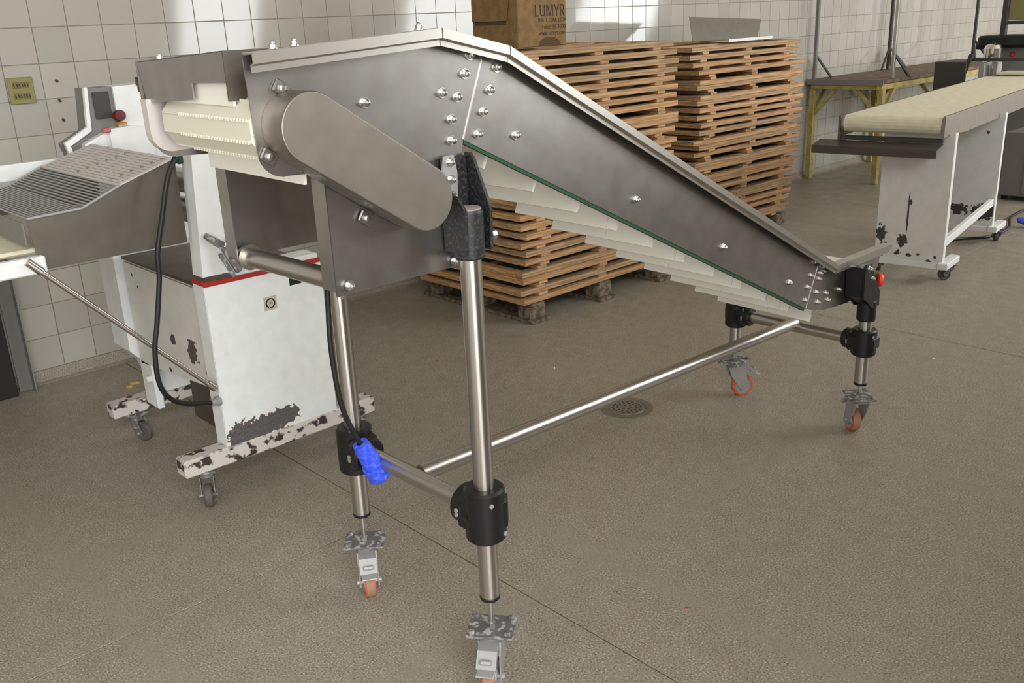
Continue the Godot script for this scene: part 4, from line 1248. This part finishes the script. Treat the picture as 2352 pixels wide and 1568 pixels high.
func build_stacks() -> void:
	make_tray()
	# pallet under the left stack
	var p := thing("pallet", "low grey-brown wooden pallet on the floor carrying the tray stack with the cardboard box", "pallet", Vector3(4.02, 0, -4.05))
	for x in [3.46, 4.02, 4.58]:
		for z in [-3.64, -4.05, -4.46]:
			var b := MB.new()
			b.box(Vector3(x, 0.055, z), Vector3(0.12, 0.072, 0.10), 0.003)
			put(b, "block", M.pallet, p)
		var b2 := MB.new()
		b2.box(Vector3(x, 0.0095, -4.05), Vector3(0.14, 0.019, 0.98), 0.002)
		put(b2, "bottom_board", M.pallet, p)
		b2 = MB.new()
		b2.box(Vector3(x, 0.1, -4.05), Vector3(0.10, 0.018, 0.93), 0.002)
		put(b2, "stringer", M.pallet, p)
	stack(27, func(t): return [4.02 + 0.012 * t, -4.05, 0.0, 0.0, 0.112], 0.0495, "under the cardboard box", "trays in the stack under the cardboard box")
	p = thing("pallet", "wooden pallet under the right hand tray stack beside the tiled wall", "pallet", Vector3(5.88, 0, -4.33))
	for x in [5.36, 5.88, 6.4]:
		for z in [-3.92, -4.33, -4.70]:
			var b := MB.new()
			b.box(Vector3(x, 0.05, z), Vector3(0.12, 0.08, 0.10), 0.003)
			put(b, "block", M.pallet, p)
	stack(26, func(t): return [lerp(5.80, 5.94, clamp(t * 1.6, 0, 1)) - 0.10 * clamp((t - 0.8) * 5, 0, 1), -4.315, 0.0, 0.0, 0.095], 0.0495, "under the bent metal sheet", "trays in the stack with the metal sheet on top")
	tray_proto.free()
	# cardboard box
	var c := thing("cardboard_box", "brown cardboard box with dark printed lettering on top of the left tray stack", "box", Vector3(3.65, 1.455, -3.86))
	var b := MB.new()
	var x0 := 3.47
	var x1 := 3.83
	var z0 := -4.03
	var z1 := -3.675
	var y0 := 1.462
	var y1 := 1.80
	b.box(Vector3((x0 + x1) * 0.5, (y0 + y1) * 0.5, (z0 + z1) * 0.5), Vector3(x1 - x0, y1 - y0, z1 - z0), 0.004)
	var body := put(b, "carton", M.card, c)
	b = MB.new()
	b.prism(PackedVector2Array([Vector2(z0 + 0.01, 1.60), Vector2(z1 - 0.075, 1.60), Vector2(z1 - 0.03, 1.80), Vector2(z0 + 0.01, 1.80)]), Vector3(x0 - 0.006, 0, 0), Vector3(0, 0, 1), Vector3(0, 1, 0), 0.0, 0.004)
	put(b, "flap", M.card, body)
	b = MB.new()
	b.box(Vector3(x0 - 0.001, 1.59, (z0 + z1) * 0.5 - 0.03), Vector3(0.004, 0.018, 0.24))
	put(b, "slot", M.card_dark, body)
	b = MB.new()   # half-moon hand hole at the foot of the front
	var hm := PackedVector2Array()
	for k in 13:
		hm.append(Vector2(3.70 + cos(PI * k / 12.0) * 0.085, 1.466 + sin(PI * k / 12.0) * 0.045))
	b.prism(hm, Vector3(0, 0, z1 + 0.0005), Vector3(1, 0, 0), Vector3(0, 1, 0), -0.003, 0.0005)
	put(b, "hand_hole", M.card_dark, body)
	var f := SystemFont.new()
	f.font_names = PackedStringArray(["Droid Sans"])
	for q in [["LUMYR", 3.705, 1.640, 0.078, 0.92], ["IND. E COM. LTDA", 3.722, 1.594, 0.026, 1.0], ["Fone: 19 3000", 3.735, 1.560, 0.028, 1.0], ["www.lumyr.com", 3.725, 1.529, 0.028, 1.0]]:
		var tm := TextMesh.new()
		tm.text = q[0]
		tm.font = f
		tm.font_size = 32
		tm.pixel_size = q[3] / 32.0
		tm.depth = 0.001
		var o := MeshInstance3D.new()
		o.mesh = tm
		o.material_override = M.ink
		o.name = "lettering"
		body.add_child(o, true)
		o.position = Vector3(q[1], q[2], z1 + 0.0004) - ORG[body]
		o.scale = Vector3(q[4], 1, 1)
	# bent metal sheet on the right stack
	var sh := thing("metal_sheet", "bent grey metal sheet standing on top of the right hand tray stack", "metal sheet", Vector3(6.1, 1.385, -4.25))
	b = MB.new()
	b.prism(PackedVector2Array([Vector2(-0.42, 0.0), Vector2(0.38, -0.022), Vector2(0.53, 0.135), Vector2(-0.36, 0.182)]), Vector3(6.11, 1.407, -4.22), Vector3(1, 0, 0), Vector3(0, 0.9, -0.43), -0.003, 0.0)
	put(b, "back_leaf", M.steel_dull, sh)
	b = MB.new()
	b.prism(PackedVector2Array([Vector2(5.89, -4.22), Vector2(6.48, -4.22), Vector2(6.45, -4.06), Vector2(5.9, -4.06)]), Vector3(0, 1.388, 0), Vector3(1, 0, 0), Vector3(0, 0, 1), -0.004, 0.0)
	b.box(Vector3(6.18, 1.400, -4.06), Vector3(0.56, 0.016, 0.004))
	put(b, "base_leaf", M.paint, sh)

# ------------------------------------------------------------------ right side
func build_table() -> void:
	var t := thing("work_table", "yellow steel framed table with brown wooden top standing along the back wall", "table", Vector3(9.9, 0, -4.46))
	var x0 := 8.37
	var x1 := 11.7
	var zb := -4.855
	var zf := -4.10
	for k in 4:
		var b := MB.new()
		var z := lerpf(zb, zf, (k + 0.5) / 4.0)
		b.box(Vector3((x0 + x1) * 0.5, 0.93, z), Vector3(x1 - x0, 0.03, (zf - zb) / 4.0 - 0.004), 0.002)
		put(b, "top_board", M.table_wood, t)
	var b := MB.new()
	b.box(Vector3(x0 - 0.004, 0.925, (zb + zf) * 0.5), Vector3(0.008, 0.05, zf - zb + 0.01), 0.001)
	put(b, "edge_strip", M.grey, t)
	b = MB.new()
	for z in [zb + 0.04, zf - 0.04]:
		b.box(Vector3((x0 + x1) * 0.5, 0.885, z), Vector3(x1 - x0 - 0.06, 0.05, 0.04), 0.002)
	for x in [x0 + 0.04, 9.68, 11.3]:
		b.box(Vector3(x, 0.885, (zb + zf) * 0.5), Vector3(0.04, 0.05, zf - zb - 0.1), 0.002)
	put(b, "apron", M.yellow, t)
	for x in [x0 + 0.06, 9.68, 11.3]:
		for z in [zb + 0.035, zf - 0.035]:
			b = MB.new()
			b.box(Vector3(x, 0.43, z), Vector3(0.055, 0.86, 0.055), 0.004)
			put(b, "leg", M.yellow, t)
			b = MB.new()
			var s: float = 1.0 if z < -4.5 else -1.0
			b.bar(Vector3(x, 0.60, z), Vector3(x, 0.865, z + s * 0.24), 0.03, 0.03, 0.002)
			b.bar(Vector3(x, 0.60, z), Vector3(x + 0.24, 0.865, z), 0.03, 0.03, 0.002)
			put(b, "brace", M.yellow, t)
	# upright posts with braced feet standing on the table
	var posts := [[8.40, -4.80, "grey", 1.0], [9.88, -4.80, "brown", 1.0], [8.60, -4.13, "silver", 1.0], [11.52, -4.6, "dark", 1.0]]
	for k in 4:
		var q: Array = posts[k]
		var lab: String = ["grey upright post with braced foot at the back left corner of the yellow table", "brown upright post with braced foot halfway along the back of the yellow table", "silver upright post at the front left corner of the yellow table", "dark upright post with braced foot at the far right end of the yellow table"][k]
		var p := thing("upright_post", lab, "post", Vector3(q[0], 0.945, q[1]), "posts on the yellow table")
		b = MB.new()
		b.box(Vector3(q[0], 1.95, q[1]), Vector3(0.03, 2.01, 0.03), 0.003)
		put(b, "shaft", M.tube if k == 2 else (M.grey if k == 0 else M.grey_dark), p)
		b = MB.new()
		for d in ([Vector3(0.22, 0, 0.05), Vector3(0.14, 0, 0.1)] if k != 1 else [Vector3(-0.24, 0, 0.05), Vector3(0.2, 0, 0.1), Vector3(-0.12, 0, 0.1)]) if k != 3 else [Vector3(-0.22, 0, 0.12), Vector3(-0.05, 0, 0.2)]:
			b.bar(Vector3(q[0], 1.17, q[1]), Vector3(q[0], 0.955, q[1]) + d, 0.018, 0.018, 0.002)
		put(b, "foot_brace", M.grey_dark, p)

func build_right_sheeter() -> void:
	# local frame: d along the belt (away), t across (towards the back wall)
	var o := Vector3(5.578, 0, -2.214)
	var d := Vector3(0.9906, 0, -0.1368)
	var x := Transform3D(Basis(d, Vector3.UP, Vector3(0.1368, 0, 0.9906)), o)   # local z = -t
	var s := thing("belt_machine", "white wheeled machine with cream conveyor belt and chipped leg panels at right", "machine", o)
	var P := func(dd: float, tt: float, h: float) -> Vector3: return Vector3(dd, h, -tt)
	var b := MB.new()
	# leg panels facing along the belt
	for k in 2:
		var dd: float = [-0.088, 1.06][k]
		b = MB.new()
		b.prism(PackedVector2Array([Vector2(0.032, 0.125 + 0.0 * k), Vector2(0.425 + 0.1 * k, 0.125), Vector2(0.425 + 0.1 * k, 0.885), Vector2(0.032, 0.885)]), Vector3(dd, 0, 0), Vector3(0, 0, -1), Vector3(0, 1, 0), -0.004, 0.004)
		put(b.map(x), "leg_panel", [M.paint_far, M.paint_far2][k], s)
		b = MB.new()
		b.box(P.call(dd + 0.018, 0.030, 0.49), Vector3(0.045, 0.80, 0.006), 0.001)
		put(b.map(x), "panel_flange", M.paint, s)
		b = MB.new()
		b.box(P.call(dd + 0.10, 0.02, 0.118), Vector3(0.26, 0.04, 0.06), 0.004)
		b.box(P.call(dd + 0.02, 0.24, 0.112), Vector3(0.06, 0.04, 0.44), 0.004)
		b.box(P.call(dd + 0.10, 0.44, 0.118), Vector3(0.26, 0.04, 0.06), 0.004)
		put(b.map(x), "foot", M.paint, s)
		small_caster(s, x * P.call(dd + 0.15, 0.02, 0.0), 0.10, [2.3, 0.6][k], 0.036)
		small_caster(s, x * P.call(dd + 0.15, 0.44, 0.0), 0.10, 0.6, 0.036)
	b = MB.new()
	b.bar(P.call(-0.08, 0.05, 0.24), P.call(1.05, 0.05, 0.30), 0.03, 0.05, 0.003)
	put(b.map(x), "tie_bar", M.paint, s)
	# belt bed
	b = MB.new()
	var bb := PackedVector2Array()
	for k in 9:
		var an := PI * 0.5 + PI * k / 8.0
		bb.append(Vector2(-0.15 + cos(an) * 0.05, 0.935 + sin(an) * 0.05))
	bb.append(Vector2(3.0, 0.885))
	bb.append(Vector2(3.0, 0.985))
	b.prism(bb, Vector3.ZERO, Vector3(1, 0, 0), Vector3(0, 1, 0), -0.635, -0.085)
	put(b.map(x), "belt", M.belt_aged, s, "cream conveyor belt")
	b = MB.new()
	b.prism(PackedVector2Array([Vector2(-0.205, 0.992), Vector2(-0.20, 0.875), Vector2(0.05, 0.872), Vector2(0.25, 0.862), Vector2(3.0, 0.862), Vector2(3.0, 0.992)]), Vector3.ZERO, Vector3(1, 0, 0), Vector3(0, 1, 0), -0.075, -0.062)
	put(b.map(x), "side_rail", M.steel_guard, s)
	b = MB.new()
	b.prism(PackedVector2Array([Vector2(-0.205, 0.98), Vector2(-0.20, 0.82), Vector2(-0.1, 0.82), Vector2(-0.1, 0.862), Vector2(3.0, 0.862), Vector2(3.0, 0.98)]), Vector3.ZERO, Vector3(1, 0, 0), Vector3(0, 1, 0), -0.665, -0.652)
	put(b.map(x), "side_rail", M.steel_dull, s)
	for tt in [0.075, 0.64]:
		b = MB.new()
		b.lathe([Vector2(0, -0.012), Vector2(0.045, -0.012), Vector2(0.048, 0.0), Vector2(0.045, 0.012), Vector2(0, 0.012)], P.call(-0.15, tt, 0.935), Vector3(0, 0, 1), 18)
		put(b.map(x), "roller_end", M.zinc_light, s)
	# drip tray below the belt nose
	b = MB.new()
	b.prism(PackedVector2Array([Vector2(-0.20, 0.842), Vector2(-0.33, 0.822), Vector2(-0.33, 0.776), Vector2(-0.327, 0.776), Vector2(-0.327, 0.818), Vector2(-0.20, 0.838)]), Vector3.ZERO, Vector3(1, 0, 0), Vector3(0, 1, 0), -0.77, -0.06)
	put(b.map(x), "catch_tray", M.tray_metal, s, "dark metal catch tray")
	b = MB.new()
	b.box(P.call(-0.14, 0.36, 0.85), Vector3(0.03, 0.025, 0.56), 0.004)
	put(b.map(x), "scraper", M.grey_dark, s)
	# centre unit far along the belt
	b = MB.new()
	b.box(Vector3(8.52, 0.90, -3.575), Vector3(0.02, 0.40, 0.27), 0.004)
	put(b, "guard_panel", M.grey_dark, s)
	b = MB.new()
	b.box(Vector3(8.62, 0.78, -3.33), Vector3(0.12, 0.62, 0.05), 0.006)
	b.box(Vector3(8.66, 0.78, -3.24), Vector3(0.10, 0.62, 0.04), 0.006)
	put(b, "column", M.zinc_light, s)
	b = MB.new()
	b.box(Vector3(8.60, 1.115, -3.10), Vector3(0.06, 0.03, 0.72), 0.004)
	b.bar(Vector3(8.55, 1.16, -3.42), Vector3(8.55, 1.0, -3.47), 0.03, 0.03)
	put(b, "top_bar", M.grey_dark, s)
	b = MB.new()
	b.box(Vector3(8.8, 0.93, -3.0), Vector3(0.30, 0.10, 0.50), 0.01)
	b.box(Vector3(8.7, 1.0, -2.98), Vector3(0.28, 0.02, 0.46), 0.005)
	b.box(Vector3(8.62, 0.87, -3.02), Vector3(0.3, 0.06, 0.5), 0.008)
	put(b, "flour_tray", M.belt_aged, s)
	# parked behind: dark frame, steel urn
	var k2 := thing("dark_rack", "tall dark frame with olive panel behind the belt machine at right edge", "rack", Vector3(9.4, 0, -3.4))
	b = MB.new()
	b.box(Vector3(9.4, 1.25, -3.50), Vector3(0.05, 2.5, 0.05), 0.004)
	b.box(Vector3(9.4, 1.25, -2.9), Vector3(0.05, 2.5, 0.05), 0.004)
	b.box(Vector3(9.4, 1.39, -3.2), Vector3(0.04, 0.03, 0.6), 0.003)
	put(b, "frame", M.grey_dark, k2)
	b = MB.new()
	b.box(Vector3(9.405, 1.95, -3.2), Vector3(0.02, 1.08, 0.54), 0.003)
	put(b, "panel", M.olive, k2)
	b = MB.new()
	b.box(Vector3(9.40, 1.235, -3.35), Vector3(0.40, 0.10, 0.60), 0.02)
	b.box(Vector3(9.38, 1.20, -3.63), Vector3(0.2, 0.07, 0.12), 0.01)
	put(b, "black_hood", M.black, k2)
	b = MB.new()
	b.box(Vector3(9.46, 1.04, -3.25), Vector3(0.2, 0.28, 0.7), 0.01)
	b.box(Vector3(9.46, 0.45, -3.25), Vector3(0.3, 0.9, 0.6), 0.01)
	put(b, "cabinet", M.grey, k2)
	b = MB.new()
	b.lathe([Vector2(0, -0.02), Vector2(0.02, -0.02), Vector2(0.024, 0.0), Vector2(0.015, 0.012), Vector2(0, 0.014)], Vector3(9.35, 1.115, -3.38), Vector3(-1, 0.2, 0.2), 14)
	put(b, "red_button", M.red_bit, k2, "small red button")
	var u := thing("steel_urn", "small polished steel urn shining behind the cream belt, upper right", "urn", Vector3(9.0, 0.9, -3.42))
	b = MB.new()
	b.lathe([Vector2(0, 0.0), Vector2(0.07, 0.0), Vector2(0.075, 0.02), Vector2(0.075, 0.26), Vector2(0.06, 0.29), Vector2(0.03, 0.30), Vector2(0, 0.30)], Vector3(9.0, 0.925, -3.42), Vector3.UP, 26)
	put(b, "urn_body", M.shiny, u)
	b = MB.new()
	b.lathe([Vector2(0.0, 0.30), Vector2(0.014, 0.30), Vector2(0.017, 0.315), Vector2(0, 0.322)], Vector3(9.0, 0.925, -3.42), Vector3.UP, 14)
	put(b, "lid_knob", M.black, u)
	# grey cabinet on the floor further back
	var g := thing("grey_cabinet", "plain grey metal cabinet on the floor behind the belt machine at right edge", "cabinet", Vector3(8.45, 0, -2.80))
	b = MB.new()
	b.box(Vector3(8.50, 0.30, -2.80), Vector3(0.42, 0.52, 0.34), 0.006)
	var gb := put(b, "body", M.grey, g)
	b = MB.new()
	b.box(Vector3(8.286, 0.30, -2.73), Vector3(0.006, 0.47, 0.13), 0.002)
	put(b, "door", M.grey, gb)
	b = MB.new()
	for z in [-2.94, -2.66]:
		b.box(Vector3(8.35, 0.02, z), Vector3(0.05, 0.04, 0.04), 0.004)
		b.box(Vector3(8.65, 0.02, z), Vector3(0.05, 0.04, 0.04), 0.004)
	put(b, "foot", M.black, g)
	# cable on the floor with a blue plug
	var kp := [Vector3(5.9, 0.012, -2.72), Vector3(6.3, 0.01, -2.70), Vector3(6.66, 0.01, -2.616), Vector3(6.813, 0.01, -2.50), Vector3(6.98, 0.012, -2.46), Vector3(7.15, 0.03, -2.46), Vector3(7.32, 0.05, -2.52), Vector3(7.63, 0.02, -2.60), Vector3(8.0, 0.01, -2.62), Vector3(8.5, 0.01, -2.5)]
	var cu := Curve3D.new()
	for i in kp.size():
		var tn: Vector3 = (kp[min(i + 1, kp.size() - 1)] - kp[max(i - 1, 0)]) * 0.17
		cu.add_point(kp[i], -tn, tn)
	cu.bake_interval = 0.04
	var ct := thing("floor_cable", "black cable with blue plug trailing on the floor under the belt machine", "cable", Vector3(7.0, 0, -2.5))
	b = MB.new()
	b.tube(Array(cu.get_baked_points()), 0.010, 8)
	put(b, "cord", M.rubber, ct)
	b = MB.new()
	b.lathe([Vector2(0.01, 0.0), Vector2(0.022, 0.005), Vector2(0.028, 0.06), Vector2(0.033, 0.065), Vector2(0.033, 0.11), Vector2(0, 0.11)], Vector3(7.30, 0.06, -2.46), Vector3(0.3, -0.2, 0.9), 16)
	put(b, "plug", M.blue, ct)

# ------------------------------------------------------------------ small things
func build_small() -> void:
	# socket plate on the tiled wall
	var o := wall_pt(1.372, 1.39, 0.004)
	var so := thing("wall_socket", "olive yellow socket plate with two rows of outlets on the tiled wall, upper left", "socket", o)
	var bs := Basis(WALL_X, Vector3.UP, Vector3(0.0105, 0, 1).normalized())
	var b := MB.new()
	b.box(o + bs * Vector3(0, 0, 0.004), Vector3(0.112, 0.118, 0.010), 0.003, bs)
	var pl := put(b, "plate", M.olive, so)
	for k in 2:
		b = MB.new()
		var y: float = [0.025, -0.024][k]
		b.box(o + bs * Vector3(0, y, 0.0098), Vector3(0.072, 0.028, 0.003), 0.001, bs)
		var ins := put(b, "outlet", mat(Color(0.42, 0.38, 0.2), 0.5), pl)
		b = MB.new()
		for q in [[-0.03, 0.006], [-0.016, 0.011], [-0.006, 0.006], [0.008, 0.006], [0.018, 0.011], [0.03, 0.006]]:
			b.box(o + bs * Vector3(q[0], y, 0.0115), Vector3(q[1] * 0.6, 0.016, 0.001), 0, bs * Basis(Vector3(0, 0, 1), 0.3))
		put(b, "slots", M.olive_dark, pl)
	for k in 3:
		var q: Vector3 = [wall_pt(1.535, 1.425), wall_pt(1.532, 1.335), wall_pt(1.532, 1.245)][k]
		b = MB.new()
		b.lathe([Vector2(0.0, 0.0), Vector2(0.006, 0.0), Vector2(0.006, 0.012), Vector2(0.003, 0.015), Vector2(0, 0.015)], q, Vector3(0.3, -0.5, 1), 8)
		single(b, "wall_anchor", M.grey_dark, q, "dark screw anchor in the tiled wall right of the socket, %s of three" % ["uppermost", "middle", "lowest"][k], "screw", "screw anchors beside the socket")
	# dark board and grey post in the left corner
	b = MB.new()
	b.box(Vector3(0.80, 0.31, -4.71), Vector3(0.50, 0.62, 0.045), 0.003)
	single(b, "dark_board", M.brown_dark, Vector3(0.80, 0, -4.71), "dark brown board leaning by the wall at the lower left edge", "board")
	b = MB.new()
	b.prism(PackedVector2Array([Vector2(1.07, -4.745), Vector2(1.135, -4.745), Vector2(1.135, -4.69), Vector2(1.129, -4.69), Vector2(1.129, -4.739), Vector2(1.07, -4.739)]), Vector3(0, 0.92, 0), Vector3(1, 0, 0), Vector3(0, 0, 1), 0.0, 0.92)
	single(b, "steel_post", M.grey, Vector3(1.10, 0, -4.72), "grey angle iron post on the floor beside the dark board", "post")
	# floor drain
	var dc := Vector3(2.845, 0, -2.42)
	var dn := thing("floor_drain", "small round perforated floor drain under the conveyor's long stretcher tube", "drain", dc)
	b = MB.new()
	b.lathe([Vector2(0.115, 0.0), Vector2(0.113, 0.003), Vector2(0.085, 0.003), Vector2(0.082, 0.001), Vector2(0.0, 0.001)], dc, Vector3.UP, 36)
	put(b, "rim", M.zinc_light if false else mat(Color(0.42, 0.39, 0.33), 0.6), dn)
	b = MB.new()
	b.lathe([Vector2(0.078, 0.001), Vector2(0.076, 0.004), Vector2(0.0, 0.0042)], dc, Vector3.UP, 32)
	put(b, "grate", mat(Color(0.46, 0.43, 0.36), 0.5, 0.2), dn)
	b = MB.new()
	for r in [0.02, 0.042, 0.06]:
		var n := int(r * 320)
		for k in n:
			var an: float = TAU * k / n
			b.lathe([Vector2(0.0045, 0.0), Vector2(0.0045, 0.0047), Vector2(0, 0.0047)], dc + Vector3(cos(an) * r, 0, sin(an) * r), Vector3.UP, 8)
	put(b, "holes", M.joint, dn)
	# crumbs and scraps on the floor
	var bits := [[Vector3(1.49, 0, -4.40), 0.02, "crumb", "yellow crumbs on the floor by the left wall below the sheeter table"], [Vector3(2.683, 0, -3.522), 0.008, "red_bit", "tiny red scrap on the floor between the sheeter and the tray stack"],
		[Vector3(2.99, 0, -3.0), 0.008, "white_bit", "tiny white scrap on the floor in front of the tray pallet"], [Vector3(4.25, 0, -1.72), 0.009, "white_bit", "tiny pale scrap on the floor at the right beyond the conveyor's end"],
		[Vector3(1.86, 0, -1.36), 0.008, "red_bit", "tiny red scrap on the floor in the foreground right of the near caster"]]
	for q in bits:
		b = MB.new()
		var cnt := 5 if q[2] == "crumb" else 1
		for k in cnt:
			b.dome(q[0] + Vector3(rng.randf_range(-1, 1), 0, rng.randf_range(-1, 1)) * 0.028 * (1.0 if cnt > 1 else 0.0), Vector3.UP, q[1] * rng.randf_range(0.5, 1.0), q[1] * 0.5, 7, 2)
		single(b, "floor_scrap", M[q[2]], q[0], q[3], "scrap")

# ------------------------------------------------------------------
func _ready() -> void:
	rng.seed = 77
	# camera
	var cam := Camera3D.new()
	cam.name = "camera"
	add_child(cam)
	cam.fov = rad_to_deg(2.0 * atan(784.0 / 2142.3))
	cam.near = 0.05
	cam.far = 200.0
	cam.transform = Transform3D(Basis(Vector3.UP, -0.7366) * Basis(Vector3(1, 0, 0), -0.33104) * Basis(Vector3(0, 0, 1), -0.04498), Vector3(0, 1.6, 0))
	cam.current = true
	# overcast sky outside the windows
	var we := WorldEnvironment.new()
	we.name = "environment"
	var env := Environment.new()
	env.background_mode = Environment.BG_SKY
	var sky := Sky.new()
	var ps := ProceduralSkyMaterial.new()
	ps.sky_top_color = Color(0.80, 0.86, 0.92)
	ps.sky_horizon_color = Color(0.92, 0.93, 0.92)
	ps.ground_bottom_color = Color(0.42, 0.40, 0.36)
	ps.ground_horizon_color = Color(0.55, 0.53, 0.48)
	ps.sky_energy_multiplier = 0.5
	ps.ground_energy_multiplier = 0.25
	sky.sky_material = ps
	env.sky = sky
	env.ambient_light_source = Environment.AMBIENT_SOURCE_DISABLED
	env.tonemap_mode = Environment.TONE_MAPPER_LINEAR
	env.tonemap_exposure = 0.9
	env.sdfgi_enabled = true
	env.ssao_enabled = true
	env.ssil_enabled = true
	we.environment = env
	add_child(we)
	# daylight through the doorway and each window, slanting down from the sky
	for w in [[DOOR[0], DOOR[1], 0.3, DOOR[2]]] + WIN:
		var al := AreaLight3D.new()
		al.name = "daylight"
		add_child(al, true)
		al.area_size = Vector2(w[1] - w[0] - 0.1, w[3] - w[2] - 0.1)
		al.position = Vector3((w[0] + w[1]) * 0.5, (w[2] + w[3]) * 0.5, ZW - 0.35)
		al.rotation.x = deg_to_rad(-22.0 if w[2] < 3.0 else -40.0)
		al.light_color = Color(0.975, 0.99, 1.0)
		al.light_energy = 3.1 if w[2] < 0.5 else (4.2 if w[2] < 3.0 else (3.6 if w[0] < 0.0 else 5.5))
		al.area_normalize_energy = false
		al.area_range = 40.0
		al.shadow_enabled = true
	# daylight through the left window
	var sl := AreaLight3D.new()
	sl.name = "side_daylight"
	add_child(sl)
	sl.area_size = Vector2(SIDE[1] - SIDE[0] - 0.1, SIDE[3] - SIDE[2] - 0.1)
	sl.transform = Transform3D(Basis(Vector3.UP, -PI * 0.5) * Basis(Vector3(1, 0, 0), deg_to_rad(-18.0)), Vector3(XL + 0.4, (SIDE[2] + SIDE[3]) * 0.5, (SIDE[0] + SIDE[1]) * 0.5))
	sl.light_color = Color(0.975, 0.99, 1.0)
	sl.light_energy = 0.65
	sl.area_normalize_energy = false
	sl.area_range = 40.0
	sl.shadow_enabled = true
	make_materials()
	build_room()
	build_conveyor()
	build_left_sheeter()
	build_stacks()
	build_table()
	build_right_sheeter()
	build_small()
